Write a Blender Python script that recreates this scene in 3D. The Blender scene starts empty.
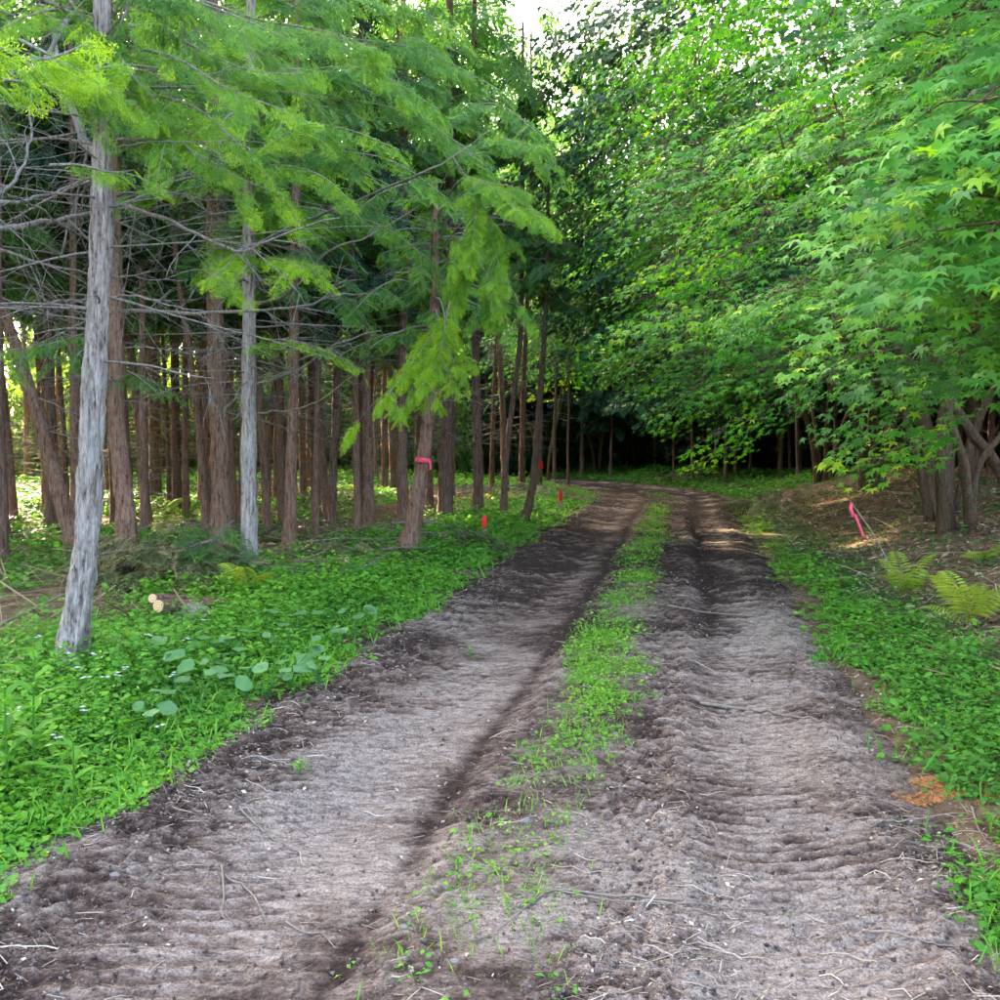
import bpy, math, random
import numpy as np
from mathutils import Vector

random.seed(7)
rng = np.random.default_rng(11)
scn = bpy.context.scene
COL = scn.collection
PI = math.pi

# ------------------------------------------------------------------ camera
CAM_Z = 1.6
F = 500.0 / math.tan(math.radians(27.0))
PITCH = math.atan(60.0 / F)
cam_d = bpy.data.cameras.new("camera")
cam = bpy.data.objects.new("camera", cam_d)
COL.objects.link(cam)
cam.location = (0, 0, CAM_Z)
cam.rotation_euler = (PI / 2 - PITCH, 0, 0)
cam_d.sensor_fit = 'HORIZONTAL'
cam_d.angle = math.radians(54.0)
cam_d.clip_start = 0.05
cam_d.clip_end = 2000
scn.camera = cam

# ------------------------------------------------------------------ sky, sun, exposure
SUN_ELEV = math.radians(18.0)
SUN_AZ = math.radians(-35.0)          # towards the sun: left of the view direction (+Y)
world = bpy.data.worlds.new("World")
scn.world = world
world.use_nodes = True
wn = world.node_tree
bg = wn.nodes["Background"]
sky = wn.nodes.new("ShaderNodeTexSky")
sky.sky_type = 'NISHITA'
sky.sun_disc = False
sky.sun_elevation = SUN_ELEV
sky.sun_rotation = SUN_AZ
sky.air_density = 0.65
sky.dust_density = 8.0
sky.ozone_density = 0.3
wn.links.new(sky.outputs[0], bg.inputs[0])
bg.inputs[1].default_value = 0.15
sun_d = bpy.data.lights.new("sun", 'SUN')
sun_d.energy = 4.0
sun_d.angle = math.radians(0.5)
sun_d.color = (1.0, 0.80, 0.55)
sun = bpy.data.objects.new("sun", sun_d)
COL.objects.link(sun)
to_sun = Vector((math.sin(SUN_AZ) * math.cos(SUN_ELEV), math.cos(SUN_AZ) * math.cos(SUN_ELEV), math.sin(SUN_ELEV)))
sun.rotation_euler = to_sun.to_track_quat('Z', 'Y').to_euler()
sun.location = (-20, 10, 30)
scn.view_settings.view_transform = 'Standard'
scn.view_settings.look = 'None'
scn.view_settings.gamma = 1.0
scn.view_settings.exposure = 4.5
scn.view_settings.use_curve_mapping = False
scn.render.engine = 'CYCLES'
scn.cycles.max_bounces = 7
scn.cycles.diffuse_bounces = 5
scn.cycles.glossy_bounces = 2
scn.cycles.transmission_bounces = 5
scn.cycles.use_denoising = True
scn.cycles.caustics_reflective = False
scn.cycles.caustics_refractive = False

# ------------------------------------------------------------------ noise
def _h(ix, iy, iz, seed):
    h = (ix.astype(np.int64) * 374761393 + iy.astype(np.int64) * 668265263 + iz.astype(np.int64) * 2147483647 + seed * 974711) & 0xFFFFFFFF
    h = ((h ^ (h >> 13)) * 1274126177) & 0xFFFFFFFF
    h = (h ^ (h >> 16)) & 0xFFFFFFFF
    return h / 4294967295.0

def vnoise(x, y, z=None, seed=0):
    x = np.asarray(x, float); y = np.asarray(y, float)
    z = np.zeros_like(x) if z is None else np.asarray(z, float)
    xi, yi, zi = np.floor(x), np.floor(y), np.floor(z)
    fx, fy, fz = x - xi, y - yi, z - zi
    fx = fx * fx * (3 - 2 * fx); fy = fy * fy * (3 - 2 * fy); fz = fz * fz * (3 - 2 * fz)
    r = 0
    flat = not np.any(fz)
    for dz in ((0,) if flat else (0, 1)):
        wz = 1.0 if flat else (fz if dz else 1 - fz)
        for dy in (0, 1):
            wy = fy if dy else 1 - fy
            for dx in (0, 1):
                wx = fx if dx else 1 - fx
                r = r + _h(xi + dx, yi + dy, zi + dz, seed) * wx * wy * wz
    return r

def fbm(x, y, oct=4, seed=0, gain=0.5):
    a, t, f, n = 1.0, 0.0, 1.0, 0.0
    for o in range(oct):
        t = t + a * vnoise(x * f, y * f, None, seed + o * 17)
        n += a; a *= gain; f *= 2.03
    return t / n

def sstep(a, b, x):
    t = np.clip((np.asarray(x, float) - a) / (b - a), 0, 1)
    return t * t * (3 - 2 * t)

def gauss(x, c, w):
    return np.exp(-((x - c) / w) ** 2)

# ------------------------------------------------------------------ terrain functions
RL, RR = -2.55, 1.05                   # edges of the bare track, measured across from the wheel line
def lane(Y):
    Y = np.asarray(Y, float)
    return 0.189 * Y - 0.030 * np.clip(Y - 26, 0, None) ** 2 + 0.017 * np.clip(Y - 38, 0, None) ** 2

def H0(X, Y):
    X = np.asarray(X, float); Y = np.asarray(Y, float)
    s = X - lane(Y)
    h = 0.95 * sstep(1.3, 5.0, s) * sstep(-3, 4, Y) * (1 - 0.6 * sstep(20, 34, Y))
    h = h + 0.06 * sstep(-2.5, -3.6, s) + 0.16 * sstep(-4, -9, s)
    off = sstep(1.0, 2.2, s) + sstep(-2.4, -4.5, s)
    h = h + off * 0.16 * (fbm(X * 0.45 + 31, Y * 0.45 + 7, 3, 3) - 0.5) + off * 0.05 * (fbm(X * 2.2, Y * 2.2, 2, 5) - 0.5)
    return h

def ground_h(X, Y):
    s = np.asarray(X, float) - lane(Y)
    under = sstep(RL - 0.08, RL + 0.2, s) * sstep(RR + 0.08, RR - 0.2, s)
    return H0(X, Y) - 0.22 * under

def road_h(X, Y):
    X = np.asarray(X, float); Y = np.asarray(Y, float)
    s = X - lane(Y)
    e = sstep(RL - 0.45, RL + 0.35, s) * sstep(RR + 0.45, RR - 0.35, s)
    wob = (fbm(Y * 0.5 + 3, Y * 0 + 1, 3, 21) - 0.5) * 0.16
    sl = s - wob
    n1 = fbm(X * 3.1, Y * 3.1, 4, 9)
    n2 = fbm(X * 13, Y * 13, 3, 12)
    n3 = vnoise(X * 38, Y * 38, None, 14)
    h = -0.032 * gauss(sl, -1.42, 0.36) - 0.016 * gauss(sl, -1.03, 0.08) - 0.034 * gauss(sl, 0.34, 0.30)
    h += -0.045 * gauss(sl, 0.20, 0.07) * sstep(7, 11, Y) * (1 - sstep(16, 20, Y))
    h += 0.035 * gauss(sl, -0.58, 0.28) + 0.030 * gauss(sl, -2.25, 0.24) + 0.010 * gauss(sl, 0.83, 0.14) + 0.012 * gauss(sl, -0.85, 0.08) + 0.025 * gauss(sl, 0.02, 0.09)
    # lug prints pressed across the wheel tracks
    lugs = np.sin(2 * PI * (Y / 0.092 + 2.2 * np.abs(sl + 1.42) + 2.0 * (n1 - 0.5) + .4 * (n2 - .5)))
    h += 0.013 * np.clip(lugs, -0.5, 1) * np.clip(gauss(sl, -1.6, 0.42), 0, 1) * (0.35 + 1.1 * sstep(0.4, 0.65, fbm(X * .9 + 9, Y * .9, 2, 31)))
    lug2 = np.sin(2 * PI * (Y / 0.085 - 1.1 * np.abs(sl - 0.4) + 1.8 * (n1 - 0.5) + .4 * (n2 - .5)))
    h += 0.015 * np.clip(lug2, -0.4, 1) * np.clip(gauss(sl, 0.45, 0.34), 0, 1) * (0.45 + sstep(0.35, 0.6, fbm(X * 1.1 + 2, Y * .8, 2, 37)))
    cl = 0.16 + 1.0 * gauss(sl, -2.2, 0.36) + 0.9 * gauss(sl, -0.12, 0.24) + 0.6 * gauss(sl, -0.85, 0.12) + 0.8 * gauss(sl, 0.9, 0.2) - 0.22 * gauss(sl, -1.42, 0.25) - 0.2 * gauss(sl, 0.42, 0.2)
    n4 = vnoise(X * 75, Y * 75, None, 15)
    crumb = np.clip(n2 - 0.46, 0, 1) ** 0.7
    h += cl * (0.038 * crumb + 0.022 * (n3 - 0.5) + 0.010 * (n4 - 0.5) + 0.020 * (n1 - 0.5)) + 0.007 * (n3 - 0.5) + 0.004 * (n4 - 0.5)
    return H0(X, Y) + h * e - 0.07 * (1 - e) + 0.005

def surf_h(X, Y):
    s = np.asarray(X, float) - lane(Y)
    return np.where((s > RL - 0.3) & (s < RR + 0.3), np.maximum(road_h(X, Y), ground_h(X, Y)), ground_h(X, Y))

def ray(px, py):
    x = (px - 500) / F; y = -(py - 500) / F
    c, s_ = math.cos(PITCH), math.sin(PITCH)
    return Vector((x, c + y * s_, y * c - s_))

def P(px, py, Y):
    """world point seen at that place of the picture at distance Y"""
    d = ray(px, py)
    return Vector((0, 0, CAM_Z)) + d * (Y / d.y)

def G(px, py):
    """where the line of sight meets the ground"""
    d = ray(px, py); t = 1.6 * 1.006 ** np.arange(700)
    x, y, z = d.x * t, d.y * t, CAM_Z + d.z * t
    hit = np.nonzero(z <= surf_h(x, y))[0]
    k = hit[0] if len(hit) else len(t) - 1
    return Vector((x[k], y[k], z[k]))

def on(x, y):
    return Vector((x, y, float(surf_h(np.array([x]), np.array([y]))[0])))

# ------------------------------------------------------------------ mesh helpers
class MB:
    def __init__(self):
        self.v = []; self.f = {3: [], 4: []}; self.c = {3: [], 4: []}; self.n = 0
    def add(self, v, f, c=0.5):
        v = np.asarray(v, float).reshape(-1, 3); f = np.asarray(f, np.int64)
        k = f.shape[1]
        self.f[k].append(f + self.n)
        self.c[k].append(np.broadcast_to(np.asarray(c, float), (len(f),)).copy())
        self.v.append(v); self.n += len(v)
    def build(self, name, mat, parent=None, smooth=False, loc=None):
        me = bpy.data.meshes.new(name)
        v = np.concatenate(self.v) if self.v else np.zeros((0, 3))
        if loc is not None: v = v - np.array(loc)
        f3 = np.concatenate(self.f[3]) if self.f[3] else np.zeros((0, 3), np.int64)
        f4 = np.concatenate(self.f[4]) if self.f[4] else np.zeros((0, 4), np.int64)
        c = np.concatenate(self.c[3] + self.c[4]) if (self.c[3] or self.c[4]) else np.zeros(0)
        me.vertices.add(len(v)); me.vertices.foreach_set("co", v.astype(np.float32).ravel())
        loops = np.concatenate([f3.ravel(), f4.ravel()]).astype(np.int32)
        me.loops.add(len(loops)); me.loops.foreach_set("vertex_index", loops)
        tot = np.concatenate([np.full(len(f3), 3), np.full(len(f4), 4)]).astype(np.int32)
        st = np.concatenate([[0], np.cumsum(tot)[:-1]]).astype(np.int32) if len(tot) else np.zeros(0, np.int32)
        me.polygons.add(len(tot)); me.polygons.foreach_set("loop_start", st); me.polygons.foreach_set("loop_total", tot)
        if smooth: me.polygons.foreach_set("use_smooth", np.ones(len(tot), bool))
        a = me.attributes.new("var", 'FLOAT', 'FACE'); a.data.foreach_set("value", c.astype(np.float32))
        me.update(calc_edges=True)
        if isinstance(mat, str): mat = M[mat]
        me.materials.append(mat)
        o = bpy.data.objects.new(name, me)
        COL.objects.link(o)
        if parent is not None: o.parent = parent
        elif loc is not None: o.location = loc
        return o

def tag(o, label=None, cat=None, group=None, kind=None):
    if label: o['label'] = label
    if cat: o['category'] = cat
    if group: o['group'] = group
    if kind: o['kind'] = kind
    return o

def thing(name, loc, label, cat, group=None):
    o = bpy.data.objects.new(name, None)
    COL.objects.link(o); o.location = loc; o.empty_display_size = 0.2
    return tag(o, label, cat, group)

def copy_tree(o, parent=None):
    c = o.copy(); COL.objects.link(c); c.parent = parent
    for ch in list(o.children): copy_tree(ch, c)
    return c

def catmull(pts, n):
    p = np.array([list(q) for q in pts], float)
    if len(p) == 2:
        t = np.linspace(0, 1, n)[:, None]; return p[0] * (1 - t) + p[1] * t
    e = np.vstack([2 * p[0] - p[1], p, 2 * p[-1] - p[-2]])
    out = []
    for t in np.linspace(0, len(p) - 1 - 1e-9, n):
        i = int(t); f = t - i
        a, b, c, d = e[i], e[i + 1], e[i + 2], e[i + 3]
        out.append(0.5 * ((2 * b) + (c - a) * f + (2 * a - 5 * b + 4 * c - d) * f * f + (3 * b - a - 3 * c + d) * f ** 3))
    return np.array(out)

def tube(mb, path, rad, seg=6, c=0.5, lump=0.0, freq=3.0, seed=0, cap=True):
    path = np.asarray(path, float); n = len(path)
    rad = np.broadcast_to(np.asarray(rad, float), (n,))
    tan = np.gradient(path, axis=0); tan /= np.linalg.norm(tan, axis=1)[:, None] + 1e-9
    ref = np.array([0, 0, 1.0]) if abs(tan[0, 2]) < 0.9 else np.array([1.0, 0, 0])
    x = np.cross(ref, tan[0]); x /= np.linalg.norm(x)
    X = [x]
    for i in range(1, n):
        x = X[-1] - tan[i] * np.dot(X[-1], tan[i]); x /= np.linalg.norm(x) + 1e-9; X.append(x)
    X = np.array(X); Yv = np.cross(tan, X)
    a = np.arange(seg) * 2 * PI / seg
    r = rad[:, None] * np.ones((1, seg))
    if lump:
        L = np.concatenate([[0], np.cumsum(np.linalg.norm(np.diff(path, axis=0), axis=1))])
        cx = np.cos(a)[None, :] * freq + 0 * L[:, None]; cy = np.sin(a)[None, :] * freq + 0 * L[:, None]
        lz = L[:, None] + 0 * a[None, :]
        q = vnoise(cx + 50, cy + 50, lz * 3.0, seed) - 0.5 + 0.8 * (vnoise(cx * 2.7 + 9, cy * 2.7 + 9, lz * 9.0, seed + 5) - 0.5)
        q = q + .55 * (vnoise(cx * 5.5 + 3, cy * 5.5 + 3, lz * 16.0, seed + 9) - .5)
        r = r * (1 + lump * 2 * q)
    v = path[:, None, :] + r[:, :, None] * (np.cos(a)[None, :, None] * X[:, None, :] + np.sin(a)[None, :, None] * Yv[:, None, :])
    v = v.reshape(-1, 3)
    i = np.arange(n - 1)[:, None] * seg; j = np.arange(seg)[None, :]; k = (j + 1) % seg
    f = np.stack([i + j, i + k, i + seg + k, i + seg + j], -1).reshape(-1, 4)
    base = mb.n
    mb.add(v, f, c)
    if cap:
        j = np.arange(seg)
        mb.add(np.vstack([v[-seg:], path[-1:]]), np.stack([j, (j + 1) % seg, np.full(seg, seg)], -1), c)
        mb.add(np.vstack([v[:seg], path[:1]]), np.stack([(j + 1) % seg, j, np.full(seg, seg)], -1), c)

def frames(d, nrm):
    d = np.asarray(d, float); nrm = np.asarray(nrm, float)
    y = d / (np.linalg.norm(d, axis=1)[:, None] + 1e-9)
    z = nrm - (nrm * y).sum(1)[:, None] * y
    z /= np.linalg.norm(z, axis=1)[:, None] + 1e-9
    x = np.cross(y, z)
    return np.stack([x, y, z], -1)

def scatter(mb, proto, T, R, S, c):
    pv, pf = proto
    T = np.asarray(T, float); N = len(T)
    if N == 0: return
    S = np.broadcast_to(np.asarray(S, float), (N,)); c = np.broadcast_to(np.asarray(c, float), (N,))
    v = np.einsum('nij,kj->nki', R, pv) * S[:, None, None] + T[:, None, :]
    f = pf[None, :, :] + (np.arange(N) * len(pv))[:, None, None]
    mb.add(v.reshape(-1, 3), f.reshape(-1, pf.shape[1]), np.repeat(c, len(pf)))

def rdir(n):
    v = rng.normal(size=(n, 3)); return v / np.linalg.norm(v, axis=1)[:, None]

# ------------------------------------------------------------------ leaf-sized prototypes (tip along +Y, upper side +Z)
def proto_leaf(w=0.32, fold=0.12, droop=0.18):
    v = np.array([[0, 0, 0], [-w, .35, fold], [w, .35, fold], [0, .45, 0], [-w * .7, .72, fold - droop * .4], [w * .7, .72, fold - droop * .4], [0, 1, -droop]])
    f = np.array([[0, 3, 1], [0, 2, 3], [1, 3, 4], [3, 2, 5], [4, 3, 6], [3, 5, 6]])
    return v, f
def proto_diamond(w=0.3):
    return np.array([[0, 0, 0], [-w, .5, .05], [0, 1, -.1], [w, .5, .05]]), np.array([[0, 3, 1], [1, 3, 2]])
def proto_round():
    n = 11; v = [[0, 0.06, -0.02]]
    for i in range(n):
        a = -PI / 2 + 0.42 + (2 * PI - 0.84) * i / (n - 1); r = 0.5 * (1 + 0.07 * (i % 2))
        v.append([math.cos(a) * r, 0.45 + math.sin(a) * r * 0.95, 0.05 * math.sin(3 * a) - 0.06 * r])
    return np.array(v), np.array([[0, i, i + 1] for i in range(1, n)])
def proto_blade():
    v = []; f = []
    for i, (y, z, w) in enumerate([(0, 0, .035), (.35, .42, .032), (.68, .70, .022)]):
        v += [[-w, y * .55, z], [w, y * .55, z]]
    v.append([0, .75, .78])
    f = [[0, 1, 3], [0, 3, 2], [2, 3, 5], [2, 5, 4], [4, 5, 6]]
    return np.array(v), np.array(f)
def proto_straw():
    v = np.array([[-.02, -.5, 0], [.02, -.5, .015], [-.02, .08, .03], [.025, .1, .045], [-.03, .5, .0], [.01, .52, .01]])
    return v, np.array([[0, 1, 3], [0, 3, 2], [2, 3, 5], [2, 5, 4]])
def proto_maple():
    tips = [(-150, .48), (-96, .78), (-46, .96), (0, 1.05), (46, .96), (96, .78), (150, .48)]
    v = [[0, 0, 0.02]]; f = []
    def pt(a, r, z): a = math.radians(a); return [math.sin(a) * r, math.cos(a) * r, z]
    seq = []
    for i, (a, r) in enumerate(tips):
        seq.append((a - 11, r * .55, 0.01)); seq.append((a, r, -0.16 * r)); seq.append((a + 11, r * .55, 0.01))
        if i < 6: seq.append(((a + tips[i + 1][0]) / 2, .27, .03))
    for s_ in seq: v.append(pt(*s_))
    for i in range(1, len(seq)): f.append([0, i + 1, i])
    v = np.array(v) * 0.5
    return v, np.array(f)
def proto_maple_lo():
    tips = [(-145, .55), (-94, .82), (-46, 1.0), (0, 1.05), (46, 1.0), (94, .82), (145, .55)]
    v = [[0, 0, .02], [-.10, -.10, 0]]; f = []
    for i, (a, r) in enumerate(tips):
        A = math.radians(a); v.append([math.sin(A) * r, math.cos(A) * r, -0.16 * r])
        B = math.radians((a + tips[i + 1][0]) / 2) if i < 6 else math.radians(175)
        nr = .40 if i < 6 else .14
        v.append([math.sin(B) * nr, math.cos(B) * nr, .03])
    for i in range(1, len(v) - 1): f.append([0, i + 1, i])
    return np.array(v) * 0.5, np.array(f)
def proto_star5():
    v = [[0, 0, .02]]
    for i in range(5):
        A = math.radians(-104 + 52 * i); r = (.75, 1.0, 1.08, 1.0, .75)[i]; v.append([math.sin(A) * r, math.cos(A) * r, -.15 * r])
        B = math.radians(-104 + 52 * i + 26) if i < 4 else PI; nr = .42 if i < 4 else .1; v.append([math.sin(B) * nr, math.cos(B) * nr, .03])
    return np.array(v) * .5, np.array([[0, k + 1, k] for k in range(1, 10)] + [[0, 1, 10]])
STAR5 = proto_star5()
LEAF4 = (np.array([[0, 0, 0], [-.30, .45, .08], [.30, .45, .08], [0, .5, 0], [0, 1, -.16]]), np.array([[0, 3, 1], [0, 2, 3], [1, 3, 4], [3, 2, 4]]))
_h6 = [[0, .45, -.02]] + [[.46 * math.cos(a), .45 + .46 * math.sin(a), .03 * math.sin(3 * a)] for a in np.arange(6) * PI / 3]
ROUND6 = (np.array(_h6), np.array([[0, 1 + k, 1 + (k + 1) % 6] for k in range(6)]))
def proto_spray(n, sub, seed, sw=.017):
    """flat lacy conifer frond, unit length"""
    r = random.Random(seed); V = []; Fc = []
    def dia(b, d, L, w):
        d = d / np.linalg.norm(d); s_ = np.array([d[1], -d[0], 0]); k = len(V)
        V.extend([b, b + d * L * .55 - s_ * w, b + d * L, b + d * L * .55 + s_ * w])
        Fc.extend([[k, k + 1, k + 2], [k, k + 2, k + 3]])
    dia(np.zeros(3), np.array([0, 1.0, 0]), 1.0, .012)
    for i in range(n):
        t = 0.06 + 0.9 * i / (n - 1)
        env = (math.sin(PI * min(1, t * .8 + .22)) ** .8) * .46 * (1.12 - .6 * t)
        for sd in (-1, 1):
            if r.random() < .06: continue
            a = math.radians(r.uniform(38, 58)) * sd; L = env * r.uniform(.75, 1.15)
            d = np.array([math.sin(a), math.cos(a), 0]); b = np.array([0, t, 0.0])
            dia(b, d, L, .013 if sub else (.04 if n < 10 else .028))
            for q in range(sub):
                tq = (q + .6) / sub
                for s2 in (-1, 1):
                    a2 = a + s2 * math.radians(r.uniform(35, 52)); l2 = L * .42 * (1.15 - .7 * tq) + .025
                    dia(b + d * L * tq, np.array([math.sin(a2), math.cos(a2), 0]), l2, sw)
    V = np.array(V); rr = np.abs(V[:, 0])
    V[:, 2] = -.16 * V[:, 1] ** 2 - .45 * rr ** 1.6 + np.array([r.uniform(-.012, .012) for _ in V])
    return V, np.array(Fc)

LEAF, DIA, ROUND, BLADE, STRAW = proto_leaf(), proto_diamond(), proto_round(), proto_blade(), proto_straw()
LANCE = proto_leaf(.13, .04, .25)
LANCE2 = (np.array([[0, 0, 0], [-.12, .5, .06], [0, 1, -.1], [.12, .5, .02]]), DIA[1])
TWIG = (STRAW[0] * [.28, 1, .35], STRAW[1])
MAPLE, MAPLE_LO = proto_maple(), proto_maple_lo()
SP_HI = [proto_spray(9, 2, s, .015) for s in (1, 2, 3)]
SP_MID = [proto_spray(9, 1, s, .024) for s in (4, 5)]
SP_LO = [proto_spray(8, 0, s) for s in (6, 7)]
SP_LO2 = [proto_spray(12, 0, s) for s in (8, 9)]

# ------------------------------------------------------------------ materials
M = {}
def newmat(name):
    m = bpy.data.materials.new(name); m.use_nodes = True
    nt = m.node_tree; nt.nodes.clear(); M[name] = m
    out = nt.nodes.new("ShaderNodeOutputMaterial")
    return m, nt, out
def nd(nt, typ, **kw):
    n = nt.nodes.new(typ)
    for k, v in kw.items(): setattr(n, k, v)
    return n
def ramp(nt, fac, stops):
    r = nd(nt, "ShaderNodeValToRGB"); e = r.color_ramp.elements
    while len(e) < len(stops): e.new(0.5)
    for i, (p, c) in enumerate(stops): e[i].position = p; e[i].color = (*c, 1)
    nt.links.new(fac, r.inputs[0]); return r.outputs[0]
def noise(nt, scale, detail=4, rough=.55, vec=None, stretch=None):
    n = nd(nt, "ShaderNodeTexNoise"); n.inputs["Scale"].default_value = scale
    n.inputs["Detail"].default_value = detail; n.inputs["Roughness"].default_value = rough
    tc = nd(nt, "ShaderNodeTexCoord"); src = tc.outputs["Object"]
    if stretch:
        mp = nd(nt, "ShaderNodeMapping"); mp.inputs["Scale"].default_value = stretch
        nt.links.new(src, mp.inputs[0]); src = mp.outputs[0]
    nt.links.new(src, n.inputs["Vector"]); return n.outputs["Fac"]
def mixc(nt, fac, a, b, mode='MIX'):
    m = nd(nt, "ShaderNodeMix", data_type='RGBA', blend_type=mode)
    for k, x in ((0, fac), (6, a), (7, b)):
        if hasattr(x, "links"): nt.links.new(x, m.inputs[k])
        elif k == 0: m.inputs[0].default_value = x
        else: m.inputs[k].default_value = (*x, 1)
    return m.outputs[2]
def principled(nt, out, col, rough=.8, spec=.25, bump=None, bstr=.5, bdist=.02):
    b = nd(nt, "ShaderNodeBsdfPrincipled")
    if hasattr(col, "links"): nt.links.new(col, b.inputs["Base Color"])
    else: b.inputs["Base Color"].default_value = (*col, 1)
    b.inputs["Roughness"].default_value = rough; b.inputs["Specular IOR Level"].default_value = spec
    if bump is not None:
        bn = nd(nt, "ShaderNodeBump"); bn.inputs["Strength"].default_value = bstr; bn.inputs["Distance"].default_value = bdist
        nt.links.new(bump, bn.inputs["Height"]); nt.links.new(bn.outputs[0], b.inputs["Normal"])
    nt.links.new(b.outputs[0], out.inputs[0]); return b

def leafmat(name, stops, trans=.38, tint=(1.25, 1.15, .5), rough=.55, spec=.14):
    m, nt, out = newmat(name)
    at = nd(nt, "ShaderNodeAttribute", attribute_name="var")
    col = ramp(nt, at.outputs["Fac"], stops)
    b = nd(nt, "ShaderNodeBsdfPrincipled"); nt.links.new(col, b.inputs["Base Color"])
    b.inputs["Roughness"].default_value = rough; b.inputs["Specular IOR Level"].default_value = spec
    t = nd(nt, "ShaderNodeBsdfTranslucent")
    nt.links.new(mixc(nt, 1.0, col, tint, 'MULTIPLY'), t.inputs[0])
    mx = nd(nt, "ShaderNodeMixShader"); mx.inputs[0].default_value = trans
    nt.links.new(b.outputs[0], mx.inputs[1]); nt.links.new(t.outputs[0], mx.inputs[2]); nt.links.new(mx.outputs[0], out.inputs[0])

leafmat("hinoki", [(0, (.062, .145, .058)), (.5, (.115, .26, .068)), (.8, (.19, .37, .045)), (1, (.32, .50, .03))], .5, (1.2, 1.2, .6))
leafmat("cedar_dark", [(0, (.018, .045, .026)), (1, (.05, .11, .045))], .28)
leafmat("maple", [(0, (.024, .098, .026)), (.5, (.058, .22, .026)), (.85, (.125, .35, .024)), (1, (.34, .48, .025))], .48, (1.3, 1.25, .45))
leafmat("maple_shaded", [(0, (.016, .052, .030)), (.5, (.030, .090, .036)), (1, (.10, .20, .035))], .35, (1.2, 1.2, .6))  # darker copy of the maple greens, backlit shade put into the colour
leafmat("weed", [(0, (.045, .14, .028)), (.45, (.085, .265, .03)), (.8, (.145, .37, .03)), (1, (.28, .46, .05))], .4)
leafmat("broadleaf", [(0, (.06, .18, .055)), (1, (.13, .29, .09))], .35, (1.2, 1.2, .6), .45, .3)
leafmat("fern", [(0, (.04, .13, .03)), (.5, (.10, .24, .03)), (1, (.34, .42, .04))], .42)
leafmat("slash", [(0, (.06, .065, .028)), (.6, (.13, .15, .055)), (1, (.26, .20, .09))], .2)
leafmat("shrub", [(0, (.05, .12, .04)), (1, (.14, .26, .05))], .5, (1.4, 1.2, .4))
leafmat("litter", [(0, (.07, .042, .024)), (.5, (.20, .132, .072)), (.85, (.36, .26, .155)), (1, (.52, .42, .28))], .15, (1, .9, .7), .8, .15)
leafmat("straw", [(0, (.12, .09, .068)), (.5, (.28, .225, .175)), (1, (.55, .47, .37))], .1, (1, 1, 1), .8, .2)
leafmat("petal", [(0, (.75, .62, .70)), (1, (.82, .76, .80))], .3, (1, 1, 1))
leafmat("deadleaf", [(0, (.10, .055, .025)), (1, (.25, .16, .08))], .25)

def barkmat(name, dark, mid, light, lich=None, lichamt=.45):
    m, nt, out = newmat(name)
    n1 = noise(nt, 15, 6, .7, stretch=(2.6, 2.6, .30)); n2 = noise(nt, 42, 4, .65, stretch=(1.5, 1.5, .45)); n3 = noise(nt, 1.7, 3)
    add = nd(nt, "ShaderNodeMath", operation='ADD'); nt.links.new(n1, add.inputs[0])
    mul = nd(nt, "ShaderNodeMath", operation='MULTIPLY'); nt.links.new(n2, mul.inputs[0]); mul.inputs[1].default_value = .5
    nt.links.new(mul.outputs[0], add.inputs[1])
    col = ramp(nt, add.outputs[0], [(.56, dark), (.68, mid), (.86, light)])
    if lich:
        fac = ramp(nt, n3, [(lichamt, (0, 0, 0)), (lichamt + .25, (1, 1, 1))])
        col = mixc(nt, fac, col, mixc(nt, n2, lich, tuple(x * .55 for x in lich)))
    principled(nt, out, col, .9, .12, add.outputs[0], 1.0, .045)
barkmat("bark_pale", (.065, .044, .035), (.31, .25, .21), (.54, .47, .42), (.43, .42, .37), .52)
barkmat("bark_brown", (.042, .021, .014), (.21, .112, .072), (.35, .215, .15), (.25, .23, .20), .66)
barkmat("bark_dark", (.032, .018, .013), (.145, .082, .057), (.26, .165, .12))
barkmat("bark_maple", (.040, .025, .015), (.115, .074, .044), (.175, .122, .078), (.11, .10, .062), .64)
barkmat("twig", (.10, .084, .072), (.25, .215, .185), (.38, .335, .29))
barkmat("twig_dark", (.08, .064, .054), (.19, .155, .13), (.31, .26, .225))

# ---- soil of the track
m, nt, out = newmat("track_soil")
at = nd(nt, "ShaderNodeAttribute", attribute_name="dry")  # soil dryness, with rut and tread shade mixed in
f1 = noise(nt, 22, 8, .7); f2 = noise(nt, 110, 4, .7); f3 = noise(nt, 2.2, 4)
ad = nd(nt, "ShaderNodeMath", operation='MULTIPLY_ADD'); nt.links.new(f1, ad.inputs[0]); ad.inputs[1].default_value = .9; nt.links.new(at.outputs["Fac"], ad.inputs[2])
sb = nd(nt, "ShaderNodeMath", operation='SUBTRACT'); nt.links.new(ad.outputs[0], sb.inputs[0]); sb.inputs[1].default_value = .45
col = ramp(nt, sb.outputs[0], [(.05, (.058, .036, .028)), (.26, (.138, .093, .073)), (.50, (.28, .210, .168)), (.82, (.46, .375, .31))])
f4 = noise(nt, 30, 5, .7, stretch=(.5, 1.9, 1))
sp = mixc(nt, 1.0, ramp(nt, f2, [(.38, (.55, .53, .52)), (.60, (1.15, 1.15, 1.15))]), ramp(nt, f4, [(.38, (.58, .54, .53)), (.56, (1.12, 1.12, 1.12))]), 'MULTIPLY')
col = mixc(nt, 1.0, col, sp, 'MULTIPLY')
hb = nd(nt, "ShaderNodeMath", operation='ADD'); nt.links.new(f1, hb.inputs[0]); nt.links.new(f2, hb.inputs[1])
principled(nt, out, col, .92, .15, hb.outputs[0], 1.0, .03)
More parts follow.
